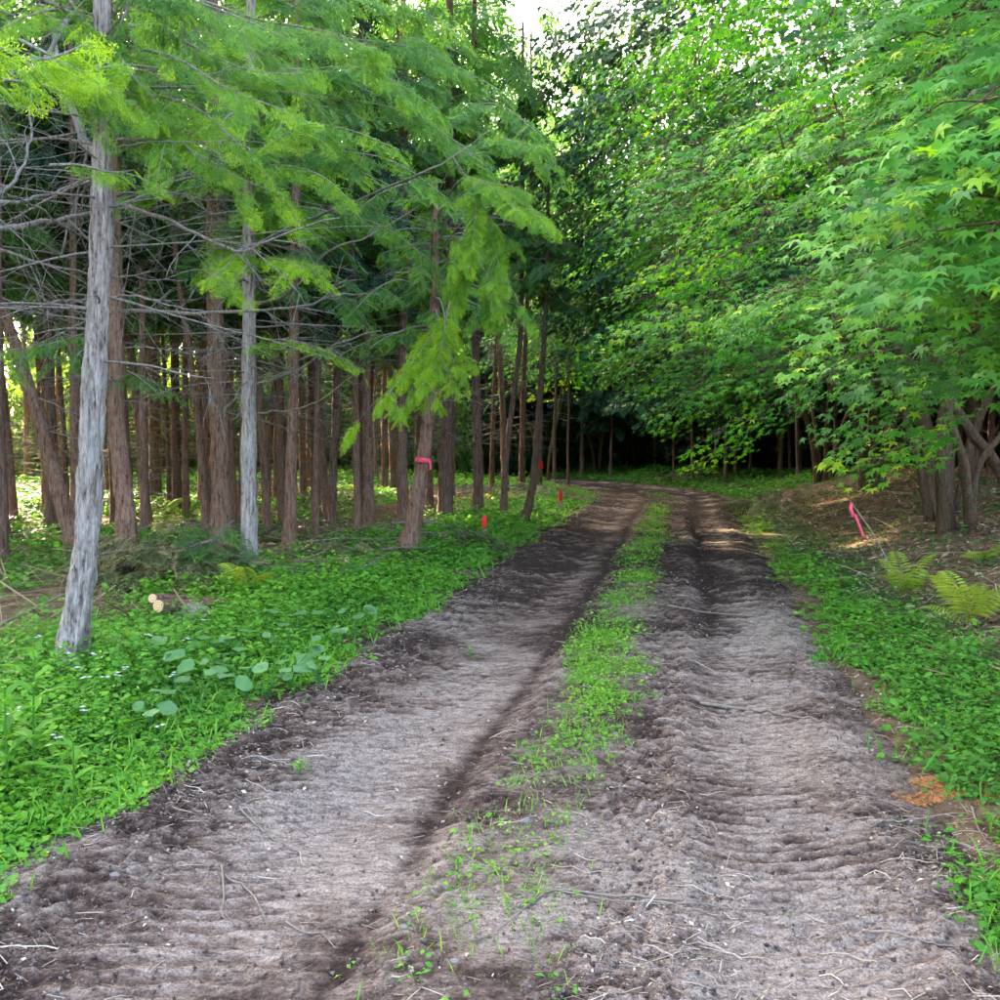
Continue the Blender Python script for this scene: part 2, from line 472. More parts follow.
# ---- woodland floor
m, nt, out = newmat("woodland_soil")
at = nd(nt, "ShaderNodeAttribute", attribute_name="dry")
g1 = noise(nt, 6, 8, .7); g2 = noise(nt, 60, 4, .7)
c1 = ramp(nt, g1, [(.3, (.046, .029, .018)), (.5, (.125, .082, .050)), (.72, (.24, .17, .105))])
c2 = ramp(nt, g1, [(.3, (.022, .05, .018)), (.7, (.06, .14, .03))])
col = mixc(nt, at.outputs["Fac"], c2, c1)
principled(nt, out, col, .95, .1, g2, .8, .03)
def plain(name, col, rough=.7, var=.25, scale=20, spec=.2):
    m, nt, out = newmat(name)
    n = noise(nt, scale, 5, .6)
    c = ramp(nt, n, [(.3, tuple(x * (1 - var) for x in col)), (.7, tuple(min(1, x * (1 + var)) for x in col))])
    principled(nt, out, c, rough, spec, n, .4, .01)
plain("pink_tape", (.75, .06, .11), .45, .12, 8, .4)
plain("red_paint", (.70, .035, .03), .5, .2, 30)
plain("stake_wood", (.30, .23, .16), .8, .3, 40)
plain("stick_pale", (.19, .155, .122), .85, .3, 30)
plain("wood_rot", (.20, .165, .13), .95, .5, 18)
plain("stone", (.17, .15, .14), .9, .3, 25)
plain("sawdust", (.36, .16, .06), .95, .3, 60, .1)
plain("metal_blue", (.25, .40, .55), .5, .1, 10)
m, nt, out = newmat("cut_wood")
tc = nd(nt, "ShaderNodeTexCoord"); wv = nd(nt, "ShaderNodeTexWave", wave_type='RINGS', rings_direction='Y'); wv.inputs["Scale"].default_value = 18; wv.inputs["Distortion"].default_value = 1.5
nt.links.new(tc.outputs["Object"], wv.inputs["Vector"])
principled(nt, out, ramp(nt, wv.outputs["Fac"], [(0, (.55, .30, .13)), (1, (.78, .54, .30))]), .8, .2)

# ================================================================== GROUND AND TRACK
def grid_mesh(name, xs, ys, hf, attr, mat, offset=None):
    Yg, Xg = np.meshgrid(ys, xs, indexing='ij')
    if offset is not None: Xg = Xg + offset(Yg)
    Z = hf(Xg, Yg)
    v = np.stack([Xg, Yg, Z], -1).reshape(-1, 3); nx = len(xs); ny = len(ys)
    i = np.arange(ny - 1)[:, None] * nx; j = np.arange(nx - 1)[None, :]
    f = np.stack([i + j, i + j + 1, i + nx + j + 1, i + nx + j], -1).reshape(-1, 4)
    mb = MB(); mb.add(v, f); o = mb.build(name, mat, smooth=True)
    a = o.data.attributes.new("dry", 'FLOAT', 'POINT'); a.data.foreach_set("value", attr(Xg, Yg, Z).astype(np.float32).ravel())
    return o

def floor_cover(X, Y, Z):
    s = X - lane(Y)
    left = sstep(-2.65, -3.1, s) * sstep(-5.2, -3.9, s)
    right = sstep(1.3, 1.7, s) * sstep(2.3, 1.9, s)
    leftwood = sstep(-5.5, -8, s) * sstep(.42, .58, fbm(X * .35, Y * .35, 3, 51)) * sstep(24, 14, Y)
    far = sstep(22, 30, -X + 0.1 * Y) + sstep(26, 34, Y) * sstep(-3, -6, s)
    g = np.clip(left + right + leftwood * .8 + far, 0, 1)
    return 1 - g

def axis(lo, hi, near, step0, grow):
    a = [near]; st = step0
    while a[-1] < hi: a.append(a[-1] + st); st *= grow
    b = [near]; st = step0
    while b[-1] > lo: b.append(b[-1] - st); st *= grow
    return np.array(b[:0:-1] + a)
gx = axis(-220, 220, 0, .16, 1.042); gy = axis(-120, 400, 5, .15, 1.034)
ground = grid_mesh("ground", gx, gy, ground_h, floor_cover, "woodland_soil")
tag(ground, "dark woodland ground with litter and green verges beside the dirt road", "ground", kind="structure")

ry = [0.6]
while ry[-1] < 48: ry.append(ry[-1] + max(.010, .0066 * ry[-1]))
rx = np.linspace(RL - .42, RR + .42, 300)
def soil_dry_shade(X, Y, Z):
    s = X - lane(Y); wob = (fbm(Y * 0.5 + 3, Y * 0 + 1, 3, 21) - 0.5) * 0.16; sl = s - wob
    n = fbm(X * 1.6, Y * 1.6, 4, 41); n2 = fbm(X * 5, Y * 9, 3, 43)
    near = 1 - sstep(5.5, 12, Y)
    d = .33 + .36 * gauss(sl, -1.5, .42) * (.35 + .65 * near) + .36 * gauss(sl, .5, .38) * (.35 + .65 * near)
    d += .22 * gauss(sl, -1.3, .14) * (1 - near) + .2 * gauss(sl, .62, .10) * (1 - near)
    d -= .30 * gauss(sl, -1.03, .05) + .10 * gauss(sl, -2.1, .25) + .34 * gauss(sl, .22, .10) * (1 - near) + .05 * gauss(sl, -.86, .2)  # damp dark lines; the far right rut's shadow is put into the colour
    d += (n - .5) * 1.0 + (n2 - .5) * .7 + .05
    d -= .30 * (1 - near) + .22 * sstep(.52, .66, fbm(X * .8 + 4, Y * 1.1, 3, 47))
    ref = H0(X, Y)
    c = np.cumsum(np.vstack([np.repeat(Z[:1], 6, 0), Z, np.repeat(Z[-1:], 6, 0)]), 0)
    sm = (c[12:] - np.vstack([c[:1] * 0, c[:-13]])[:len(c) - 12]) / 13.0 if False else (c[11:-1] - c[:-12]) / 11.0
    sm = sm[:len(Z)] if len(sm) >= len(Z) else Z
    d += np.clip((Z - ref + .02) * 2.0, -.15, .10) + np.clip((Z - sm) * 22, -.38, .30)  # dry crests paler, troughs darker: relief shade also put into the colour
    return np.clip(d, 0, 1)
road = grid_mesh("dirt_road", rx, np.array(ry), road_h, soil_dry_shade, "track_soil", offset=lane)
tag(road, "rutted dirt road with tyre tracks running into the woods", "road", kind="structure")

# ================================================================== CONIFERS
def wander(start, d, length, n, droop=0.0, curl=0.0, jit=.12, up_end=0.0):
    p = np.array(list(start), float); d = np.array(list(d), float); d /= np.linalg.norm(d)
    side = np.cross(d, [0, 0, 1]); out = [p.copy()]; st = length / (n - 1)
    for i in range(n - 1):
        t = i / (n - 1)
        d = d + np.array([0, 0, -droop + up_end * t]) / n + side * curl / n + rng.normal(size=3) * jit / math.sqrt(n)
        d /= np.linalg.norm(d); p = p + d * st; out.append(p.copy())
    return np.array(out)

def bough_sprays(mb, path, protos, size, per_m, c, spread=58, droop=.55, start=.18, width=1.0):
    L = np.linalg.norm(np.diff(path, axis=0), axis=1).sum()
    n = max(3, int(L * per_m)); ts = start + (1 - start) * np.sort(rng.random(n)); ts[-1] = 1
    idx = ts * (len(path) - 1); i0 = np.clip(idx.astype(int), 0, len(path) - 2); fr = idx - i0
    pos = path[i0] * (1 - fr)[:, None] + path[i0 + 1] * fr[:, None]
    tan = path[i0 + 1] - path[i0]; tan /= np.linalg.norm(tan, axis=1)[:, None] + 1e-9
    side = np.cross(tan, [0, 0, 1.0]); side /= np.linalg.norm(side, axis=1)[:, None] + 1e-9
    sg = np.where(np.arange(n) % 2 == 0, 1, -1) * 1.0
    ang = np.radians(rng.uniform(spread - 25, spread + 12, n)) * (1 - .85 * (ts > .97))
    d = tan * np.cos(ang)[:, None] + side * (sg * np.sin(ang))[:, None] + np.array([0, 0, -1]) * rng.uniform(droop * .4, droop * 1.5, n)[:, None]
    nr = np.array([0, 0, 1.0]) + rng.normal(size=(n, 3)) * .55
    S = size * rng.uniform(.65, 1.25, n) * (1.05 - .4 * ts) * width
    R = frames(d, nr); cc = np.clip(c + rng.normal(size=n) * .11 + .18 * (ts - .6), 0, 1)
    which = rng.integers(0, len(protos), n)
    for k in range(len(protos)):
        m_ = which == k
        scatter(mb, protos[k], pos[m_], R[m_], S[m_], cc[m_])

def dead_branch(mb, path, r0, twigs, tl=.5, seg=4, c=.5):
    n = len(path); tube(mb, path, np.linspace(r0, r0 * .22, n), seg, c, cap=False)
    for k in range(twigs):
        t = rng.uniform(.15, .97); i = min(n - 2, int(t * (n - 1)))
        tan = path[i + 1] - path[i]; tan /= np.linalg.norm(tan) + 1e-9
        d = tan * .8 + rdir(1)[0] * .75 + np.array([0, 0, -.12])
        q = wander(path[i], d, tl * rng.uniform(.4, 1.3) * (1.1 - .6 * t), 5, .25, rng.uniform(-.5, .5), .25)
        tube(mb, q, np.linspace(r0 * .36, r0 * .10, 5), 3, c, cap=False)
        if twigs > 3:
            for _ in range(2):
                j = rng.integers(1, 4); q2 = wander(q[j], (q[j + 1] - q[j]) / np.linalg.norm(q[j + 1] - q[j]) + rdir(1)[0] * .8, tl * rng.uniform(.15, .5), 4, .3, 0, .2)
                tube(mb, q2, np.linspace(r0 * .2, r0 * .07, 4), 3, c, cap=False)

def trunk_mesh(path_pts, r_base, r_top, rings, seg, lump, seed, flare=.55):
    path = catmull(path_pts, rings); z = path[:, 2] - path[0, 2]; Ht = z[-1] + 1e-6
    r = r_base + (r_top - r_base) * (z / Ht) ** .8
    r = .87 * r * (1 + flare * np.exp(-z / .16) + .12 * np.exp(-z / .8))
    mb = MB(); tube(mb, path, r, seg, .5, lump, 2.6, seed)
    return mb, path, r

def crown_mesh(path, zlo, ztop, nb, lmax, protos, size, per_m, c, sway=None, seed=0, bias=None, stems=None, droop=.9):
    """boughs all round the stem from zlo up; stems collects the bough wood"""
    mb = MB(); zz = path[:, 2]
    for k in range(nb):
        u = (k + rng.random()) / nb; z = zlo + (ztop - zlo) * u
        i = int(np.argmin(np.abs(zz - z))); p = path[i].copy(); p[2] = z
        a = rng.uniform(0, 2 * PI)
        L = lmax * (1 - .75 * u ** 1.3) * rng.uniform(.65, 1.15)
        if bias is not None:
            L *= 1 + bias[1] * math.cos(a - bias[0])
        q = wander(p, (math.cos(a), math.sin(a), .12 + .25 * u), L, 8, droop, rng.uniform(-.3, .3), .15, droop * .5)
        if stems is not None: tube(stems, q, np.linspace(.018, .005, 8), 4, .5, cap=False)
        hi = z > 7.0 and protos is not SP_LO
        bough_sprays(mb, q, SP_LO if hi else protos, size * ((1.3 if protos is SP_LO2 else 1.5) if hi else 1), per_m * ((.75 if protos is SP_LO2 else .40) if hi else 1), c + rng.normal() * .08, start=.06)
    return mb

hero = {}; t_r = {}
HG = "conifers along the left edge of the road"
def hero_tree(pix, w_base, w_top, bark, label, zcrown=None, ztop=11, nb=26, lmax=1.7, size=.42, per_m=13, c=.45, protos=SP_MID,
              ndead=18, dl=1.4, zdead=(1.2, 4.5), seg=14, lump=.16, top_dx=0, top_dy=0, name="conifer_tree", twig="twig", base_y=None, group=HG, seed=0, flare=.55, bias=None, extra=None):
    g = G(*pix[0]); Y = base_y or g.y
    b = P(pix[0][0], pix[0][1], Y) if base_y else g
    b = on(b.x, b.y)
    pts = [b - Vector((0, 0, .12))] + [P(x, y, Y + .0) for x, y in pix[1:]]
    last, prev = pts[-1], pts[-2]
    dirn = (last - prev).normalized(); dirn = (dirn * .5 + Vector((0, 0, 1)) * .8).normalized()
    pts.append(last + dirn * max(.5, (ztop - last.z) * .5)); pts.append(Vector((pts[-1].x + top_dx, pts[-1].y + top_dy, ztop)))
    pxm = Y / F
    t = thing(name, b, label, "tree", group)
    mb, path, r = trunk_mesh(pts, w_base * pxm / 2, max(.03, w_top * pxm / 2 * .45), 110 if seg < 24 else 260, seg, lump, seed, flare)
    mb.build("trunk", bark, t, smooth=True, loc=b)
    tw = MB()
    for k in range(ndead):
        z = rng.uniform(*zdead); i = int(np.argmin(np.abs(path[:, 2] - z))); a = rng.uniform(0, 2 * PI)
        q = wander(path[i], (math.cos(a), math.sin(a), rng.uniform(-.15, .3)), dl * rng.uniform(.35, 1.2), 8, .35, rng.uniform(-.6, .6), .2, .2)
        dead_branch(tw, q, rng.uniform(.006, .013), 5, .55)
    if ndead: tag(tw.build("dead_twig_tangle", twig, t, loc=b), kind="stuff")
    if zcrown:
        st = MB(); cm = crown_mesh(path, zcrown, ztop, nb, lmax, protos, size, per_m, c, stems=st, bias=bias)
        tag(st.build("bough_wood", twig, t, loc=b), kind="stuff")
        tag(cm.build("crown", "hinoki", t, loc=b), kind="stuff")
    t_r[t.name] = r
    return t, path, b

hero['pale'] = hero_tree([(66, 672), (84, 560), (91, 450), (98, 320), (102, 200), (103, 60), (102, -40)], 30, 24, "bark_pale",
    "pale grey barked conifer standing nearest the camera at the left verge", 4.6, 9, 20, 1.5, .36, 16, .45, SP_MID, 40, 1.6, (2.0, 4.9), 40, .2, seed=3, flare=1.0)
hero['second'] = hero_tree([(131, 582), (126, 520), (118, 430), (116, 330), (113, 200), (112, 80)], 23, 18, "bark_brown",
    "brown conifer with a whitish foot, just right behind the pale foremost trunk", 4.6, 10, 22, 1.7, .42, 14, .42, SP_MID, 40, 1.7, (2, 5), 18, .18, seed=5)
hero['twin'] = hero_tree([(223, 545), (220, 450), (216, 340), (214, 200), (213, 60)], 24, 19, "bark_brown",
    "thick straight reddish brown conifer behind the heap of cut boughs", 5.0, 12, 26, 1.9, .5, 13, .38, SP_LO2, 24, 1.7, (1.8, 5.5), 18, .16, seed=8)
hero['grey'] = hero_tree([(249, 585), (249, 500), (249, 380), (249, 270), (250, 120), (251, 0)], 20, 16, "bark_pale",
    "slender grey lichened conifer standing directly behind the yellow fern", 3.7, 9.5, 32, 1.6, .38, 16, .62, SP_MID, 40, 1.5, (1.9, 4.4), 18, .16, seed=11)
hero['slim'] = hero_tree([(290, 548), (291, 480), (293, 400), (294, 300), (296, 150)], 14.5, 11, "bark_brown",
    "slim brown conifer right of the grey lichened trunk", 3.5, 11, 34, 1.6, .40, 15, .55, SP_LO2, 22, 1.4, (1.6, 5), 14, .16, seed=13)
hero['dark_slim'] = hero_tree([(332, 531), (333, 470), (337, 400), (336, 300), (336, 180)], 10, 9, "bark_dark",
    "thin conifer with forked dark lower stem, second right of the grey trunk", 3.8, 12, 46, 1.7, .5, 14, .5, SP_LO2, 22, 1.4, (1.6, 6), 12, .16, seed=15)
hero['mid'] = hero_tree([(369, 534), (368, 470), (366, 390), (365, 280), (364, 150)], 13, 11, "bark_brown",
    "straight brown conifer left of the leaning ribboned trunk", 3.7, 12, 48, 1.8, .5, 14, .52, SP_LO2, 22, 1.5, (1.6, 6), 12, .16, seed=17)
hero['ribbon'] = hero_tree([(404, 558), (413, 520), (422, 470), (428, 415), (432, 370), (434, 330)], 20, 15, "bark_brown",
    "leaning brown conifer with a pink ribbon tied round its trunk", 2.95, 4.9, 26, 1.15, .34, 18, .66, SP_MID, 18, 1.3, (2, 5), 16, .2, seed=19, flare=.8)
hero['straight'] = hero_tree([(478, 518), (478, 460), (476, 390), (476, 290), (475, 150)], 12, 10, "bark_dark",
    "straight dark conifer left of the two leaning stems by the road", 4.2, 12, 60, 1.7, .55, 14, .42, SP_LO2, 16, 1.3, (1.8, 6), 12, .15, seed=23)
hero['lean'] = hero_tree([(503, 518), (506, 460), (513, 400), (520, 340), (522, 240)], 8, 6.5, "bark_dark",
    "thin dark stem leaning right, first of the leaning pair by the road", 4.4, 9.5, 40, 1.3, .5, 13, .33, SP_LO2, 12, 1.1, (2.5, 7), 10, .15, seed=27)
hero['crook'] = hero_tree([(521, 523), (532, 490), (538, 420), (545, 330), (547, 260), (548, 200)], 10, 8, "bark_maple",
    "crooked olive brown stem leaning right at the road edge", 4.6, 6.2, 10, .9, .45, 12, .40, SP_LO2, 12, 1.2, (2.6, 7), 10, .15, seed=29)
hero['marked'] = hero_tree([(539, 490), (540, 450), (541, 390), (542, 300)], 6.5, 5.5, "bark_dark",
    "far roadside conifer with a red mark on its lower trunk", 4.5, 9, 24, 1.6, .7, 11, .35, SP_LO, 10, 1.1, (2, 7), 10, .12, seed=31)
hero['far_a'] = hero_tree([(555, 488), (554, 440), (556, 380), (556, 320)], 4.5, 3.5, "bark_dark",
    "thin far conifer just right of the red marked trunk", 4.5, 8, 18, 1.3, .7, 11, .4, SP_LO, 10, 1.1, (2, 7), 8, .12, seed=33)
hero['far_b'] = hero_tree([(568, 486), (568, 440), (569, 400), (569, 350)], 3, 2.5, "bark_dark",
    "thinnest far stem where the road bends out of sight", 4.2, 7, 14, 1.1, .7, 11, .4, SP_LO, 8, 1.0, (2, 7), 8, .12, seed=35)
hero['slant'] = hero_tree([(78, 552), (62, 500), (45, 440), (28, 385), (10, 330), (-15, 260)], 19, 17, "bark_brown",
    "brown trunk slanting steeply left behind the pale foremost tree", None, 7, 0, 0, 0, 0, 0, SP_MID, 14, 1.3, (1.5, 4), 16, .2, seed=37)
hero['shade_a'] = hero_tree([(0, 562), (1, 500), (-2, 420), (-4, 300), (-4, 150)], 16, 14, "bark_dark",
    "dark trunk cut by the left edge of the picture", 5, 12, 20, 1.7, .5, 11, .36, SP_LO2, 20, 1.5, (1.5, 5.5), 14, .15, seed=39)
hero['shade_b'] = hero_tree([(50, 528), (52, 460), (50, 380), (48, 260), (46, 120)], 13, 12, "bark_dark",
    "upright brown trunk crossing behind the steeply slanting trunk", 5, 12, 15, 1.7, .5, 11, .36, SP_LO2, 20, 1.5, (1.5, 5.5), 14, .15, seed=41)
hero['shade_c'] = hero_tree([(155, 498), (154, 440), (153, 380), (150, 260), (149, 120)], 13, 12, "bark_dark",
    "dark trunk in the back between the second and the reddish trunk", 5, 13, 15, 1.8, .5, 11, .36, SP_LO2, 20, 1.5, (1.5, 6), 14, .15, seed=43)
hero['shade_d'] = hero_tree([(178, 512), (176, 450), (175, 380), (176, 260), (176, 120)], 11, 9.5, "bark_dark",
    "dark slim trunk next left of the thick reddish brown conifer", 5, 13, 15, 1.8, .5, 11, .36, SP_LO2, 20, 1.5, (1.5, 6), 14, .15, seed=45)
hero['shade_e'] = hero_tree([(207, 515), (208, 450), (206, 350), (205, 220), (205, 120)], 11, 10, "bark_brown",
    "reddish stem standing close behind the left side of the thick reddish conifer", 5, 13, 15, 1.8, .5, 11, .36, SP_LO2, 20, 1.5, (1.5, 6), 14, .15, seed=47)
hero['twin_stem'] = hero_tree([(445, 520), (446, 460), (448, 380), (450, 280), (450, 150)], 17, 14, "bark_dark",
    "broad grey brown trunk in shade, right behind the ribboned trunk", 4.0, 13, 52, 1.7, .55, 12, .45, SP_LO2, 18, 1.4, (1.5, 6), 14, .15, seed=49)
hero['pair'] = hero_tree([(404, 525), (402, 460), (402, 380), (404, 280), (404, 150)], 13, 11, "bark_brown",
    "brown trunk in shade just left behind the ribboned trunk", 4.0, 13, 48, 1.7, .55, 12, .45, SP_LO2, 18, 1.4, (1.5, 6), 14, .15, seed=51)

# big arching dead limbs of the front trees, each a part
def limb(t, base, pts, r0, tw=7, name="dead_branch", n=22, mat="twig"):
    q = catmull([P(*p) for p in pts], n); q = q + rng.normal(size=q.shape) * .006
    mb = MB(); dead_branch(mb, q, r0, tw, .7, 6); mb.build(name, mat, t, smooth=True, loc=base)
tp, _, bp = hero['pale']; tg, _, bgp = hero['grey']; ts2, _, bs2 = hero['second']
limb(tp, bp, [(-40, 232, 6.0), (20, 226, 6.2), (70, 218, 6.6), (120, 205, 6.9), (165, 185, 7.2), (200, 160, 7.4)], .024, 8)
limb(tp, bp, [(100, 205, 7), (150, 212, 6.8), (200, 235, 6.6), (240, 252, 6.5), (280, 235, 6.3), (340, 215, 6.2)], .017, 8)
limb(tp, bp, [(-40, 235, 6.2), (20, 256, 6.4), (70, 270, 6.6), (130, 277, 6.9), (190, 281, 7.2)], .013, 7)
limb(tp, bp, [(-40, 205, 5.6), (15, 202, 5.8), (60, 190, 6.2), (98, 172, 6.9)], .016, 6)
limb(tp, bp, [(-30, 210, 5.4), (10, 185, 5.5), (28, 150, 5.6), (32, 100, 5.8), (30, 60, 6)], .013, 7)
limb(tp, bp, [(98, 240, 7), (70, 230, 6.6), (35, 205, 6.0), (10, 195, 5.6), (-30, 160, 5.2)], .011, 6)
limb(tp, bp, [(103, 50, 7), (70, 20, 6.3), (40, 65, 5.8), (5, 78, 5.4), (-30, 90, 5)], .020, 6)
limb(tp, bp, [(100, 310, 7), (70, 300, 6.7), (40, 305, 6.4), (0, 318, 6.0), (-40, 338, 5.8)], .009, 7)
limb(tp, bp, [(98, 300, 7), (130, 296, 6.6), (170, 305, 6.2), (215, 312, 6.0)], .009, 6)
limb(ts2, bs2, [(112, 310, 11.2), (140, 311, 10.8), (200, 313, 10.2), (260, 310, 9.8), (310, 305, 9.5), (345, 285, 9.4)], .030, 8)
limb(tg, bgp, [(250, 305, 11.2), (280, 298, 10.6), (305, 278, 10.2), (330, 250, 9.8), (370, 235, 9.5), (420, 205, 9.2)], .022, 8)
limb(tg, bgp, [(252, 386, 11.2), (270, 380, 10.8), (300, 368, 10.3), (335, 345, 9.8), (380, 330, 9.4)], .020, 8)
limb(tg, bgp, [(255, 413, 11.2), (285, 411, 10.8), (315, 403, 10.4), (345, 382, 10.1), (370, 360, 9.9)], .013, 6)
limb(tg, bgp, [(250, 400, 11.2), (232, 420, 10.9), (215, 400, 10.6), (200, 380, 10.4)], .011, 5)
limb(tg, bgp, [(250, 250, 11.2), (300, 225, 10.5), (380, 190, 9.6), (440, 165, 9.1), (490, 130, 8.8)], .020, 8)
limb(tp, bp, [(104, 160, 7), (85, 140, 7.1), (70, 100, 7.2), (57, 50, 7.4), (50, -20, 7.5)], .040, 4)
tr_, _, brb = hero['ribbon']
limb(tr_, brb, [(418, 543, 13.7), (417, 520, 13.7), (421, 480, 13.7)], .045, 2, "root_stem", 10, "bark_brown")

# leafy boughs hanging into the open from the front trees
def leafy(t, base, pts, size, per_m, c, r0=.012, protos=SP_HI, spread=55, droop=.55, start=.15, sub=3):
    q = catmull([P(*p) for p in pts], 14)
    mb = MB(); tube(mb, q, np.linspace(r0, r0 * .25, len(q)), 5, .5, cap=False)
    lf = MB(); bough_sprays(lf, q, protos, size, per_m, c, spread, droop, start)
    for k in range(sub if protos is SP_HI else 3):
        i = rng.integers(3 if start < .5 else 8, 13); tan = q[i + 1] - q[i]; tan /= np.linalg.norm(tan)
        sd = np.cross(tan, [0, 0, 1]) * (1 if k % 2 else -1)
        q2 = wander(q[i], tan * .7 + sd * .7, min(.62, .5 * np.linalg.norm(q[-1] - q[0])) * rng.uniform(.6, 1.1), 7, .6, 0, .15)
        tube(mb, q2, np.linspace(r0 * .4, r0 * .15, 7), 3, .5, cap=False)
        bough_sprays(lf, q2, protos, size * .85, per_m, c, spread, droop, start)
    bo = mb.build("leafy_branch", "twig", t, loc=base)
    o = tag(lf.build("foliage", "hinoki", bo, loc=base), kind="stuff")
